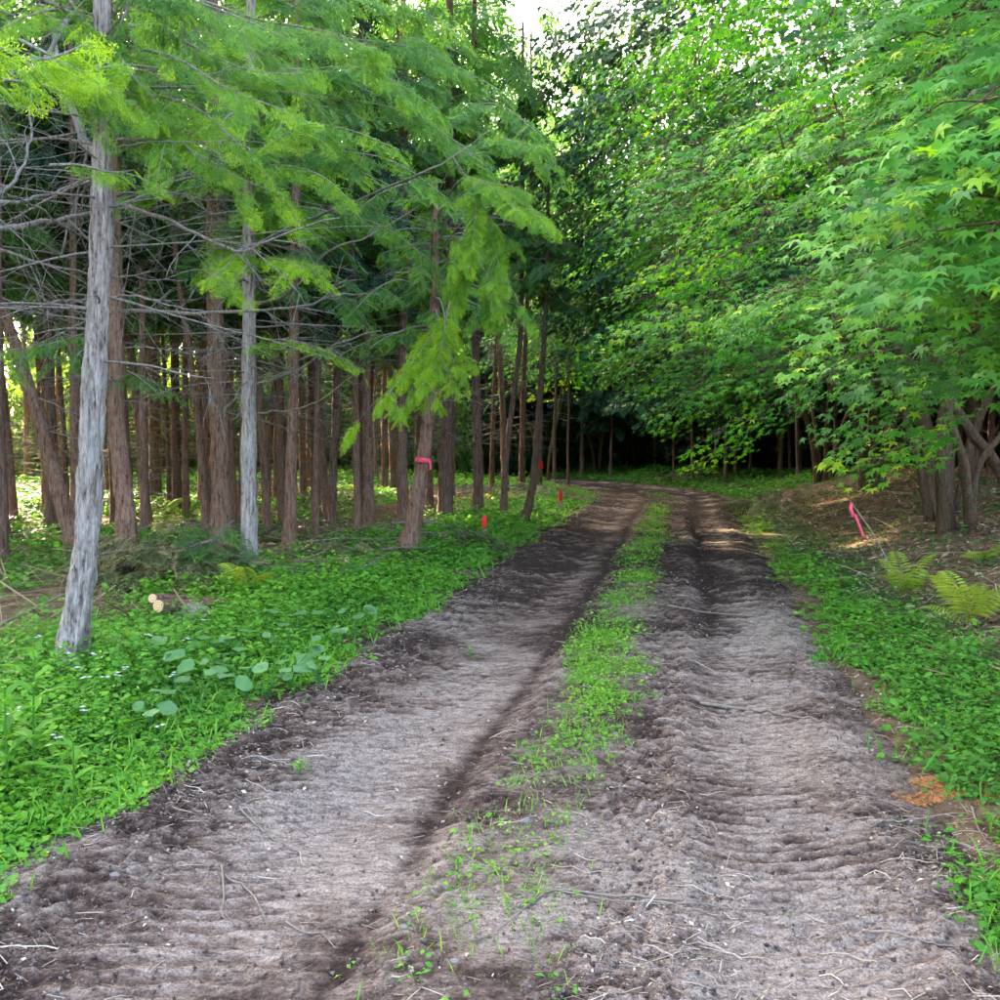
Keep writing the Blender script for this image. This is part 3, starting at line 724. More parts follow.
LB = [  # tree, path (x, y, distance), spray size, per metre, tone
    ('pale', [(-60, 40, 4.0), (-10, 45, 4.1), (40, 60, 4.3), (95, 40, 4.6)], .22, 26, .92),
    ('pale', [(-40, 75, 4.6), (10, 80, 4.7), (60, 85, 4.9), (110, 60, 5.1)], .20, 24, .85),
    ('pale', [(20, 40, 5.4), (60, 60, 5.4), (95, 78, 5.3), (118, 95, 5.2)], .20, 26, .8),
    ('pale', [(103, 60, 7), (140, 50, 6.6), (180, 60, 6.3), (230, 90, 6.1), (285, 110, 5.9)], .24, 24, .70),
    ('pale', [(103, 100, 7), (150, 95, 6.7), (200, 110, 6.4), (250, 150, 6.2), (300, 125, 6.0)], .24, 26, .78),
    ('pale', [(103, 140, 7), (150, 140, 6.6), (190, 150, 6.4), (235, 175, 6.2)], .22, 26, .72),
    ('pale', [(50, 165, 5.9), (80, 165, 5.9), (110, 172, 5.9), (135, 170, 5.8)], .16, 26, .82),
    ('pale', [(103, 20, 7), (60, 10, 6.4), (30, 15, 5.9), (0, 30, 5.4)], .22, 24, .75),
    ('pale', [(103, 0, 7), (150, -10, 6.5), (220, 10, 6.2), (290, 40, 6.0)], .26, 24, .55),
    ('pale', [(103, 30, 7), (160, 25, 7.4), (230, 40, 7.8), (310, 80, 8)], .28, 22, .5),
    ('grey', [(250, 250, 11.2), (235, 255, 10), (225, 268, 9), (205, 280, 8.2)], .24, 20, 0.92),
    ('grey', [(250, 260, 11.2), (270, 258, 10), (290, 262, 9), (305, 270, 8.4)], .24, 20, 0.90),
    ('grey', [(250, 350, 11.2), (265, 345, 10.5), (290, 340, 10), (318, 348, 9.6)], .22, 20, 0.85),
    ('grey', [(250, 190, 11.2), (270, 200, 10.2), (290, 205, 9.4), (300, 230, 8.8)], .28, 18, 0.76),
    ('grey', [(250, 120, 11.2), (320, 100, 10.3), (400, 110, 9.8), (470, 150, 9.4)], .36, 17, 0.55),
    ('grey', [(250, 150, 11.2), (320, 150, 10.2), (390, 160, 9.5), (450, 200, 9.0)], .34, 17, 0.58),
    ('grey', [(250, 60, 11.2), (330, 40, 10.4), (420, 50, 10), (500, 90, 9.8)], .38, 16, 0.50),
    ('grey', [(250, 90, 11.2), (310, 70, 10.2), (370, 70, 9.6), (440, 110, 9.2)], .36, 17, 0.62),
    ('grey', [(250, 20, 11.2), (320, 0, 10.4), (390, 0, 10), (460, 30, 9.8)], .38, 16, 0.56),
    ('grey', [(250, 200, 11.2), (320, 210, 10.4), (380, 225, 9.9), (430, 260, 9.6)], .30, 16, 0.52),
    ('ribbon', [(432, 210, 13.6), (450, 170, 12), (490, 140, 10.5), (545, 148, 9.6)], .34, 15, .62),
    ('ribbon', [(432, 250, 13.6), (460, 195, 11.5), (500, 190, 9.8), (548, 228, 8.8)], .24, 34, .78),
    ('ribbon', [(432, 230, 13.6), (455, 185, 11), (480, 180, 9.4), (520, 215, 8.6)], .22, 36, .74),
    ('ribbon', [(434, 255, 13.6), (455, 205, 11), (475, 200, 9.3), (470, 270, 8.7)], .2, 38, .84),
    ('ribbon', [(434, 260, 13.6), (460, 225, 11), (485, 220, 9.3), (505, 290, 8.7)], .21, 38, .76),
    ('ribbon', [(434, 265, 13.6), (455, 235, 11), (468, 245, 9.3), (455, 310, 8.8)], .2, 38, .8),
    ('ribbon', [(434, 270, 13.6), (465, 250, 11), (490, 265, 9.3), (490, 320, 8.8)], .22, 34, .66),
    ('ribbon', [(432, 300, 13.6), (440, 300, 11.5), (445, 330, 9.8), (432, 375, 9.2)], .25, 26, .90),
    ('ribbon', [(432, 320, 13.6), (438, 320, 11.5), (425, 345, 9.8), (380, 405, 9.0)], .24, 26, .97),
    ('ribbon', [(432, 320, 13.6), (440, 325, 11.5), (440, 345, 9.8), (420, 390, 9.1)], .23, 26, .95),
    ('ribbon', [(430, 180, 13.6), (400, 185, 12), (370, 200, 11), (345, 225, 10.4)], .32, 16, .48),
    ('ribbon', [(430, 290, 13.6), (400, 280, 12), (375, 290, 11), (350, 315, 10.4)], .28, 15, .5),
    ('pale', [(40, 5, 6.5), (80, 20, 6.4), (110, 45, 6.3), (140, 85, 6.2)], .22, 30, .74),
    ('pale', [(60, 60, 6.6), (90, 70, 6.5), (120, 85, 6.4), (150, 120, 6.3)], .2, 30, .78),
    ('pale', [(140, -10, 6.8), (110, 20, 6.6), (90, 60, 6.4), (75, 100, 6.2)], .2, 28, .68),
    ('pale', [(103, 90, 7), (140, 110, 6.6), (170, 130, 6.4), (205, 165, 6.2)], .22, 28, .8),
    ('pale', [(150, 20, 7.5), (200, 50, 7.2), (250, 70, 7.0), (310, 75, 6.9)], .26, 28, .62),
    ('pale', [(200, 0, 7.8), (260, 20, 7.5), (320, 30, 7.3), (380, 50, 7.2)], .26, 26, .58),
    ('grey', [(250, 170, 10.4), (280, 165, 9.6), (320, 175, 9.0), (350, 200, 8.6)], .28, 22, 0.76),
    ('grey', [(260, 100, 10), (300, 120, 9.4), (350, 130, 9.0), (400, 150, 8.7)], .3, 22, 0.68),
    ('ribbon', [(432, 150, 13.6), (470, 110, 12.4), (500, 105, 11.5), (535, 130, 10.8)], .36, 17, .5),
    ('ribbon', [(440, 330, 10.6), (435, 345, 10.2), (425, 365, 9.9), (405, 385, 9.6)], .22, 30, .9),
    ('ribbon', [(450, 300, 10.8), (445, 325, 10.3), (440, 350, 10.0), (438, 385, 9.8)], .22, 30, .85),
    ('straight', [(476, 60, 20.9), (455, 65, 18.5), (435, 85, 17), (415, 120, 16)], .5, 14, 0.60),
    ('straight', [(476, 30, 20.9), (495, 30, 19), (510, 50, 18), (522, 85, 17.2)], .5, 14, 0.58),
    ('straight', [(476, 120, 20.9), (495, 110, 19), (510, 120, 18), (530, 150, 17.4)], .48, 14, 0.62),
    ('straight', [(476, 0, 20.9), (450, -10, 18.5), (430, 10, 17), (400, 50, 16)], .5, 14, 0.55),
    ('mid', [(365, 120, 17.4), (385, 100, 15.5), (410, 100, 14.5), (440, 130, 13.8)], .42, 16, 0.65),
    ('mid', [(365, 60, 17.4), (385, 40, 15.5), (420, 40, 14.5), (455, 70, 13.8)], .42, 16, 0.60),
    ('pale', [(60, -15, 6.5), (85, 25, 6.4), (100, 70, 6.3), (112, 125, 6.25)], .2, 32, .72),
    ('pale', [(140, -15, 6.5), (118, 30, 6.4), (104, 70, 6.3), (92, 120, 6.2)], .2, 32, .66),
    ('grey', [(225, 50, 10.7), (243, 95, 10.5), (254, 145, 10.3), (262, 195, 10.1)], .28, 24, .62),
    ('grey', [(280, 10, 10.7), (262, 50, 10.5), (250, 90, 10.3), (238, 140, 10.1)], .28, 24, .6),
    ('second', [(113, 330, 11.2), (80, 335, 10.5), (45, 345, 10), (5, 350, 9.6)], .26, 16, .5),
    ('second', [(113, 340, 11.2), (95, 345, 10.6), (80, 352, 10.2), (70, 370, 10)], .2, 16, .45),
    ('second', [(118, 370, 11.2), (130, 372, 10.8), (145, 382, 10.4), (160, 395, 10.2)], .2, 14, .5),
]
for tk, pts, size, pm, c in LB:
    t, _, b = hero[tk]; leafy(t, b, pts, size, pm, c, protos=SP_HI if pts[-1][2] < 9.35 and size < .29 else SP_MID, start=.55 if pts[0][2] - pts[-1][2] > 3 else .15)

# ribbon tied round the leaning trunk, red mark on the far one
def band(name, tkey, py, h, extra, mat, label, cat):
    t, path, b = hero[tkey]
    d = [(abs(((Vector(p) - Vector((0, 0, CAM_Z))).z * F / p[1]) - (440 - py)), i) for i, p in enumerate(path)]
    i = min(d)[1]; p = path[i]; tan = path[i + 1] - path[i - 1]; tan /= np.linalg.norm(tan)
    rad = t_r[t.name][i] * 1.14 + extra
    mb = MB(); q = np.array([p + tan * (k / 4 - .5) * h for k in range(5)])
    tube(mb, q, rad * np.array([.97, 1.02, 1, 1.02, .97]), 22, .5, .02, 3, 5, cap=False)
    # loose tail of the knot
    e = p + np.array([rad * .75, -rad * .75, 0]); tl = np.array([e, e + [.02, -.02, -.05], e + [.025, -.03, -.12]])
    mb.add(np.vstack([tl - [.012, 0, 0], tl + [.012, 0, 0]]), [[0, 3, 4, 1], [1, 4, 5, 2]])
    r = mb.build(name, mat, None, smooth=True, loc=tuple(p)); tag(r, label, cat)
band("ribbon", 'ribbon', 459, .06, .004, "pink_tape", "pink ribbon tied round the leaning trunk", "ribbon")
band("ribbon", 'marked', 464, .22, .004, "red_paint", "red band round the far dark roadside trunk", "ribbon")

# ---- the stand behind: a few kinds of tree, copied
def stand_tree(seed, Ht, rb, zc, bark, nb, lmax, size, c, mat, twig, ndead, name="conifer_tree", protos=SP_LO, pm=9, lowdead=1.0):
    t = thing(name, (0, 0, 0), "x", "tree")
    lean = rng.normal(size=2) * .25
    pts = [(0, 0, -.15), (lean[0] * .2, lean[1] * .2, Ht * .2), (lean[0] * .7 + rng.normal() * .06, lean[1] * .7, Ht * .5), (lean[0], lean[1], Ht)]
    mb, path, r = trunk_mesh(pts, rb, .02, 50, 9, .14, seed)
    mb.build("trunk", bark, t, smooth=True)
    tw = MB()
    for k in range(ndead):
        z = rng.uniform(lowdead, zc + 1.5); i = int(np.argmin(np.abs(path[:, 2] - z))); a = rng.uniform(0, 2 * PI)
        q = wander(path[i], (math.cos(a), math.sin(a), rng.uniform(-.2, .3)), rng.uniform(.4, 1.5), 6, .35, rng.uniform(-.6, .6), .2, .2)
        dead_branch(tw, q, rng.uniform(.006, .012), 3, .5, 3)
    tag(tw.build("dead_twig_tangle", twig, t), kind="stuff")
    cm = crown_mesh(path, zc, Ht, nb, lmax, protos, size, pm, c)
    tag(cm.build("crown", mat, t), kind="stuff")
    return t
protoA = [stand_tree(101, 13, .10, 4.6, "bark_brown", 40, 1.8, .8, .4, "hinoki", "twig_dark", 64, pm=7),
          stand_tree(102, 14, .115, 5.2, "bark_brown", 42, 1.9, .8, .35, "hinoki", "twig_dark", 64, pm=7),
          stand_tree(103, 12, .09, 5.0, "bark_dark", 38, 1.8, .8, .4, "hinoki", "twig", 64, pm=7),
          stand_tree(104, 13, .10, 4.8, "bark_brown", 40, 1.8, .8, .3, "cedar_dark", "twig_dark", 64, pm=7)]
protoB = [stand_tree(111, 15, .11, 2.6, "bark_dark", 84, 2.4, 1.0, .3, "cedar_dark", "twig_dark", 24, pm=10),
          stand_tree(112, 13, .09, 3.0, "bark_dark", 76, 2.2, 1.0, .5, "cedar_dark", "twig_dark", 24, pm=10)]
used = {}
def plant_copy(src, x, y, rz, sc, label, group):
    o = copy_tree(src) if used.get(src.name) else src
    used[src.name] = 1
    o.location = on(x, y); o.rotation_euler = (0, 0, rz); o.scale = (sc, sc, sc)
    tag(o, label, "tree", group); return o
taken = [(b.x, b.y) for _, _, b in hero.values()]
cnt = 0
GAPS = [(0, "the left edge"), (90, "the pale foremost trunk"), (124, "the second trunk"), (219, "the thick reddish trunk"), (249, "the grey lichened trunk"),
        (291, "the slim brown trunk"), (333, "the forked dark trunk"), (368, "the straight brown trunk"), (417, "the ribboned trunk"), (477, "the straight dark trunk"), (530, "the crooked stem"), (585, "the bend")]
ORD = "first second third fourth fifth sixth seventh eighth ninth tenth eleventh twelfth".split()
def gap_labels(objs, what):
    by = {}
    for o in objs:
        px = 500 + F * o.location.x / o.location.y; k = sum(1 for g_, _ in GAPS if px >= g_)
        by.setdefault(k, []).append((px, o))
    for k, l in by.items():
        l.sort(key=lambda a: a[0])
        for i, (px, o) in enumerate(l):
            if k == 0: o['label'] = what + " left of the picture edge"; continue
            w = GAPS[min(k, len(GAPS)) - 1][1] + (" and " + GAPS[k][1] if k < len(GAPS) else "")
            o['label'] = what + (", " + ORD[min(i, 11)] + " from left" if len(l) > 1 else "") + (" between " if k < len(GAPS) else " right of ") + w
def place(n, xr, yr, smax, mind, protos, label, group, sc=(.85, 1.2), smin=-99, gaps=None):
    done = tries = 0; made = []
    while done < n and tries < 6000:
        tries += 1
        x, y = rng.uniform(*xr), rng.uniform(*yr); s = x - float(lane(y))
        if s > smax or s < smin: continue
        if any((x - a) ** 2 + (y - b) ** 2 < mind ** 2 for a, b in taken): continue
        taken.append((x, y)); done += 1
        made.append(plant_copy(protos[int(rng.integers(0, len(protos)))], x, y, rng.uniform(0, 6.28), rng.uniform(*sc), label, group))
    if gaps: gap_labels(made, gaps)
place(44, (-10, 0), (13.5, 20), -4.6, .85, protoA, "slim shaded conifer in the middle rows of the left stand", "trees in the middle rows of the left stand", (.6, .88), gaps="mid row conifer")
place(40, (-16, 2.0), (19, 30), -4.4, 1.35, protoA, "slim dark conifer deep in the stand left of the road", "trees deep in the left stand", gaps="deep shaded conifer")
place(14, (-18, 0), (30, 42), -5, 2.2, protoA + protoB[:1], "dim conifer at the far back of the left stand", "trees at the back of the left stand", gaps="rearmost conifer")
place(12, (-14, -6.5), (4, 13), -6, 2.0, protoA, "conifer out of view left of the foremost trunks, added to block sun", "added sun blocking trees left of view")  # out of view trees, added to keep the low sun off the road

place(46, (-34, -13), (5, 31), -8, 2.2, protoA, "mostly unseen conifer added far left to block the low sun", "added sun blocking trees at the far left")  # mostly unseen trees, added to block sun coming in from the left

# ---- right wood: slender dark trunks behind the bank, and the dark end of the road
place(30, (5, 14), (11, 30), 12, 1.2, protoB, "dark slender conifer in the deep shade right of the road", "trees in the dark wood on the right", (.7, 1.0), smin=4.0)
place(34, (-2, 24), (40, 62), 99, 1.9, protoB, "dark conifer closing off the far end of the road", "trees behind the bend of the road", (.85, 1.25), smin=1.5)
place(26, (-15, 4), (45, 62), 99, 1.8, protoB, "dark conifer added left behind the bend to block the sun", "added sun blocking trees left behind the bend", (.9, 1.25), smin=-30)  # added to stop sun reaching the road end and to close the view
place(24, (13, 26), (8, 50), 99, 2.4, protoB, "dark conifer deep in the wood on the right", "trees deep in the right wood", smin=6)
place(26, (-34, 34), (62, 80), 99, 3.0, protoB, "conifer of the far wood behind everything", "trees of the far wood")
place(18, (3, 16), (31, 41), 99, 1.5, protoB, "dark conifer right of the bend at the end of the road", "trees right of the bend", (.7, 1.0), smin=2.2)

# lit slim stems on the right bank, seen one by one
def bank_stem(px, py, path, w, bark, label, seed):
    g = G(px, py); Y = g.y; t = thing("slender_tree", g, label, "tree", "slender stems on the right bank")
    pts = [g - Vector((0, 0, .1))] + [P(x, y, Y) for x, y in path]; l = pts[-1]; pts.append(l + Vector((.1, .1, 3)))
    mb, p, r = trunk_mesh(pts, w * Y / F / 2, w * Y / F / 2 * .6, 40, 9, .14, seed); mb.build("trunk", bark, t, smooth=True, loc=g)
    tw = MB()
    for k in range(7):
        i = rng.integers(12, 38); a = rng.uniform(0, 6.28)
        dead_branch(tw, wander(p[i], (math.cos(a), math.sin(a), .3), rng.uniform(.4, 1.1), 6, .2, 0, .2), .008, 3, .4)
    tag(tw.build("dead_twig_tangle", "twig_dark", t, loc=g), kind="stuff")
bank_stem(783, 476, [(779, 440), (773, 410), (770, 370), (766, 320)], 4.5, "bark_maple", "slender stem with sun flecks, leaning left in the dark right wood", 201)
bank_stem(790, 476, [(789, 440), (786, 400), (785, 340)], 3.6, "bark_dark", "slender dark stem right beside the sun flecked stem", 203)
bank_stem(799, 479, [(797, 430), (798, 390), (799, 330)], 5, "bark_dark", "straight dark stem second right of the sun flecked stem", 205)
bank_stem(762, 465, [(762, 430), (761, 390), (760, 330)], 4.5, "bark_dark", "dark stem left of the sun flecked stem on the right", 207)
bank_stem(757, 463, [(752, 450), (748, 435), (742, 410)], 2.6, "bark_maple", "short slanting pole leaning left in the dark right wood", 209)
bank_stem(861, 484, [(862, 460), (863, 430), (862, 380)], 6, "bark_maple", "straight tan stem left of the drooping maple tip", 211)
bank_stem(873, 490, [(873, 460), (875, 430), (877, 380)], 8, "bark_maple", "tan stem just behind the drooping maple tip", 213)

# ================================================================== MAPLES
def pad_leaves(c, rad, n, out, droop):
    """a drooping tier of leaves round c, facing outwards"""
    a = rng.uniform(0, 2 * PI, n); r = np.sqrt(rng.random(n)) * rad
    side = np.cross(out, [0, 0, 1.0]); side /= np.linalg.norm(side) + 1e-9
    o2 = out * np.array([1, 1, 0]); o2 /= np.linalg.norm(o2) + 1e-9
    u = r * np.cos(a); w = r * np.sin(a)
    p = c + u[:, None] * o2 + w[:, None] * side * 1.15
    p[:, 2] += -droop * (u / rad + .15) * rad * .72 - .28 * (w / rad) ** 2 * rad + rng.normal(size=n) * .035 * rad
    d = o2 * .8 + (w / rad)[:, None] * side * .8 + rng.normal(size=(n, 3)) * .30 + np.array([0, 0, -.6])
    nr = o2 * .55 + np.array([0, 0, 1.0]) + rng.normal(size=(n, 3)) * .2
    return p, d, nr

def maple(base, center, radii, npad, nleaf, leafsize, label, proto, pad_r, seed, stems, near_parts=0, tone=.45, zmin=1.5, front=None, group=None, name="maple_tree", mat="maple", extra_pads=()):
    base = on(*base); t = thing(name, base, label, "tree", group)
    C_ = np.array(center); Rr = np.array(radii)
    ends = []
    for k, (pts, rb, rt, nm) in enumerate(stems):
        mb, path, r = trunk_mesh(pts, rb, rt, 40, 14, .13, seed + k, .35); mb.build(nm, "bark_maple", t, smooth=True, loc=base); ends.append(path)
    allp = np.vstack([e[len(e) // 3:] for e in ends])
    wood = MB(); Pp, Dd, Nn, Cc, Ss = [], [], [], [], []
    pads = []; tries = 0
    while len(pads) < npad and tries < 20000:
        tries += 1
        d = rdir(1)[0]; rr = rng.uniform(.62, 1.0) ** .7
        if d[2] < -.55: continue
        p = C_ + d * Rr * rr
        if p[2] < zmin + .25 * rng.random(): continue
        if front is not None and not front(p, d): continue
        pads.append((p, d, pad_r * rng.uniform(.7, 1.2)))
    for p, rs in extra_pads:
        p = np.array(p); pads.append((p, (p - C_) / np.linalg.norm(p - C_), rs))
    nodes = [(tuple(v), 0.0) for v in allp[::4]]; NP = np.array([v for v, _ in nodes])
    dist0 = [np.min(np.linalg.norm(allp - p, axis=1)) for p, _, _ in pads]
    for o_ in np.argsort(dist0):
        p, d, pr = pads[o_]
        D_ = np.linalg.norm(NP - p, axis=1) + .5 * np.clip(NP[:, 2] - p[2], 0, None)
        a = NP[int(np.argmin(D_))]; ln = np.linalg.norm(p - a)
        mid = (a + p) / 2 + np.array([0, 0, .12 * ln]) + rng.normal(size=3) * .06 * ln
        q = catmull([a, mid, p, p + d * np.array([1, 1, .2]) * pr * .6 - [0, 0, .2 * pr]], 10)
        r0 = .005 + .0035 * max(0, dist0[o_] * -.3 + 2)
        tube(wood, q[::2], np.linspace(r0, .0025, 5), 3, .5, cap=False)
        NP = np.vstack([NP, p[None], mid[None]])
        n = int(nleaf * (pr / pad_r) ** 2)
        out = d * np.array([1, 1, .3]); out /= np.linalg.norm(out) + 1e-9
        pp, dd, nn = pad_leaves(p, pr, n, out, rng.uniform(.45, 1.0))
        for _ in range(3):
            k = rng.integers(0, n); tube(wood, catmull([q[6], (q[6] + pp[k]) / 2 + [0, 0, .04], pp[k]], 5), [.004, .003, .003, .002, .0015], 3, .5, cap=False)
        Pp.append(pp); Dd.append(dd); Nn.append(nn)
        Cc.append(np.clip(tone + rng.normal() * .17 + rng.normal(size=n) * .09 + .35 * (rng.random(n) < .04), 0, 1)); Ss.append(leafsize * rng.uniform(.5, 1.2, n))
    Pp, Dd, Nn, Cc, Ss = map(np.concatenate, (Pp, Dd, Nn, Cc, Ss))
    ok = Pp[:, 2] > zmin - .9 + surf_h(Pp[:, 0], Pp[:, 1]) * .8
    Pp, Dd, Nn, Cc, Ss = Pp[ok], Dd[ok], Nn[ok], Cc[ok], Ss[ok]
    Rm = frames(Dd, Nn)
    rest = np.ones(len(Pp), bool)
    tag(wood.build("branch_work", "bark_dark", t, loc=base), kind="stuff")
    if near_parts:
        xc = Pp[:, 0] / Pp[:, 1] * F + 500; yc = 500 - ((Pp[:, 2] - CAM_Z) / Pp[:, 1] + math.tan(PITCH)) * F
        vis = (xc > 0) & (xc < 1000) & (yc > 0) & (yc < 1000) & (Pp[:, 1] > .5)
        dist = np.where(vis, np.linalg.norm(Pp - [0, 0, CAM_Z], axis=1) / Ss, 1e9)
        pick = np.argsort(dist)[:near_parts]; rest[pick] = False
        meshes = []
        for k in range(6):
            mb = MB(); mb.add(*proto, c=min(1, .3 + .12 * k)); o = mb.build("leaf", mat, t); meshes.append(o)
        from mathutils import Matrix
        for q, i in enumerate(pick):
            k = int(np.clip(round((Cc[i] - .3) / .12), 0, 5))
            o = meshes[k]
            o = bpy.data.objects.new("leaf", o.data); COL.objects.link(o); o.parent = t
            mt = Matrix([[*(Rm[i][r_] * Ss[i]), Pp[i][r_] - base[r_]] for r_ in range(3)] + [[0, 0, 0, 1]])
            o.matrix_local = mt
        for o in meshes: bpy.data.objects.remove(o)
    lf = MB(); fa = rest & (Pp[:, 1] > 5.2) if proto is MAPLE_LO else rest & False; ne = rest & ~fa
    scatter(lf, proto, Pp[ne], Rm[ne], Ss[ne], Cc[ne]); scatter(lf, STAR5, Pp[fa], Rm[fa], Ss[fa], Cc[fa])
    tag(lf.build("crown", mat, t, loc=base), kind="stuff")
    return t

def stemp(pix, Y, dy=0):
    n = len(pix); return [P(x, y, Y + dy * i / max(1, n - 1)) for i, (x, y) in enumerate(pix)]
YM = G(948, 530).y
mbase = G(948, 530)
m1 = [(stemp([(947, 540), (945, 500), (942, 450), (950, 380), (965, 250), (985, 120)], YM, -.6), .115, .05, "trunk"),
      (stemp([(930, 520), (922, 480), (913, 440), (890, 370), (860, 280), (840, 180)], YM + .1, -1.0), .055, .025, "stem"),
      (stemp([(972, 535), (968, 500), (963, 460), (950, 420), (930, 340), (890, 250)], YM - .25, -1.2), .07, .03, "stem"),
      (stemp([(972, 520), (975, 480), (985, 455), (1010, 420), (1040, 330), (1060, 200)], YM - .25, -.6), .045, .025, "stem"),
      (stemp([(1040, 540), (1010, 490), (990, 455), (970, 430), (940, 380), (900, 300)], YM + .3, -.8), .10, .04, "stem")]
def edge(Y): return float(np.interp(Y, [2.5, 3.2, 4.5, 7, 12, 18, 24], [1.1, 1.0, .75, .15, -.45, -1.0, -1.1]))
def curtain(y0, y1, n, zlo, depth, pr, zslope=.50):
    out = []
    while len(out) < n:
        Y = y0 * (y1 / y0) ** rng.random(); zl = float(np.interp(Y, *zlo)); zh = 1.75 + zslope * Y
        z = zl + (zh - zl) * rng.random(); v = (z - zl) / (zh - zl)
        if vnoise(np.array([math.log(Y) * 5.5]), np.array([z / Y * 6.5]), None, 63)[0] < .40: continue
        X = float(lane(Y)) + edge(Y) + depth * rng.random() ** 1.6 + .5 * (v - .5) ** 2 + (.35 if v < .12 else 0) + .35 * (vnoise(np.array([Y * 1.1]), np.array([z * 1.4]), None, 61)[0] - .5) * 2
        out.append(((X, Y, z), pr * rng.uniform(.65, 1.2)))
    return out
maple((mbase.x, mbase.y), (4.4, 6.6, 4.0), (3.1, 4.0, 2.6), 30, 112, .100, "near maple with many tan stems, its leaves hanging lowest at the right", MAPLE_LO, .42, 300, m1, 290, .50, 1.55,
      front=lambda p, d: (p[0] - float(lane(p[1])) < 4.5) and p[1] > 2.6,
      extra_pads=curtain(2.6, 8.6, 215, ([2.6, 3.3, 4.3, 5.3, 6.5, 8.6], [2.0, 1.95, 1.95, 1.7, 1.95, 2.0]), 1.3, .40) +
      [(P(900, 400, 5.4), .38), (P(880, 440, 5.5), .33), (P(870, 390, 5.6), .36), (P(930, 370, 5.2), .36), (P(905, 450, 5.4), .26), (P(895, 425, 5.3), .3), (P(885, 455, 5.3), .22), (P(835, 370, 5.6), .3), (P(760, 420, 8.2), .4), (P(725, 430, 9), .4), (P(715, 455, 9.5), .35)])
def simple_stems(x, y, h, n, spread, r=.11):
    b = on(x, y); out = []
    for k in range(n):
        a = 2 * PI * k / n + rng.uniform(-.4, .4) + PI
        e = Vector((math.cos(a) * spread, math.sin(a) * spread, 0))
        out.append(([b + e * .06 - Vector((0, 0, .1)), b + e * .18 + Vector((0, 0, h * .25)), b + e * .5 + Vector((0, 0, h * .55)), b + e + Vector((0, 0, h))], r * (1 if k == 0 else .7), .03, "trunk" if k == 0 else "stem"))
    return out
def road_side(p, d): return (p[0] - float(lane(p[1]))) < 3.6
maple((6.0, 13.2), (5.2, 12.4, 4.9), (3.9, 3.9, 4.0), 120, 84, .13, "second maple along the right of the road, arching over it", STAR5, .75, 330, simple_stems(6.0, 13.2, 5, 4, 2.2), 0, .55, 1.9, road_side, extra_pads=curtain(8.6, 15.2, 150, ([8, 15], [2.0, 1.9]), 1.6, .68))
maple((7.2, 19), (5.35, 18.5, 6.6), (4.85, 4.3, 5.9), 200, 130, .155, "third maple on the right, dark against the sky gap", (LEAF4[0] * [1.5, 1, 1], LEAF4[1]), .95, 340, simple_stems(7.2, 19, 6, 4, 2.5), 0, .42, 2.2, road_side, mat="maple_shaded", extra_pads=curtain(15.2, 22, 80, ([15, 22], [2.2, 2.6]), 2.0, .9))
maple((8.6, 26), (7.0, 26, 5.8), (4.2, 4.2, 5.2), 110, 80, .20, "farthest maple on the right before the bend", (LEAF4[0] * [1.5, 1, 1], LEAF4[1]), 1.1, 350, simple_stems(8.6, 26, 6, 4, 2.5), 0, .4, 1.8, mat="maple_shaded")
maple((1.6, 34.5), (2.6, 33.5, 5.2), (2.9, 2.6, 3.6), 90, 60, .17, "light green broadleaf tree left of the bend at the far end", (LEAF4[0] * [1.5, 1, 1], LEAF4[1]), .9, 360, simple_stems(1.6, 34.5, 5, 3, 1.6, .08), 0, .62, 1.6, name="broadleaf_tree")
maple((4.2, 43), (4.4, 43, 9.2), (5.6, 3.4, 9.0), 280, 85, .26, "dark blue green broadleaf tree behind the bend", (LEAF4[0] * [1.5, 1, 1], LEAF4[1]), 1.1, 370, simple_stems(4.2, 42, 5, 3, 1.8, .1), 0, .35, 1.2, name="broadleaf_tree", mat="maple_shaded")

# small brown withered leaf bunch hanging in the near maple
c0 = P(977, 300, 3.6); mb = MB(); pp = np.array(c0) + np.stack([rng.normal(size=26) * .022, rng.normal(size=26) * .03, rng.uniform(-.13, .06, 26)], -1)
scatter(mb, LEAF, pp, frames(rdir(26) + [0, 0, -1.2], rdir(26)), rng.uniform(.018, .03, 26), rng.random(26) * .5)
tube(mb, np.array([c0 + Vector((0, 0, .25)), c0, c0 + Vector((0, 0, -.1))]), [.003, .003, .002], 4, .2)
tag(mb.build("withered_leaf_bunch", "deadleaf", None, loc=tuple(c0)), "brown withered leaf bunch dangling among the near maple leaves", "leaf bunch")

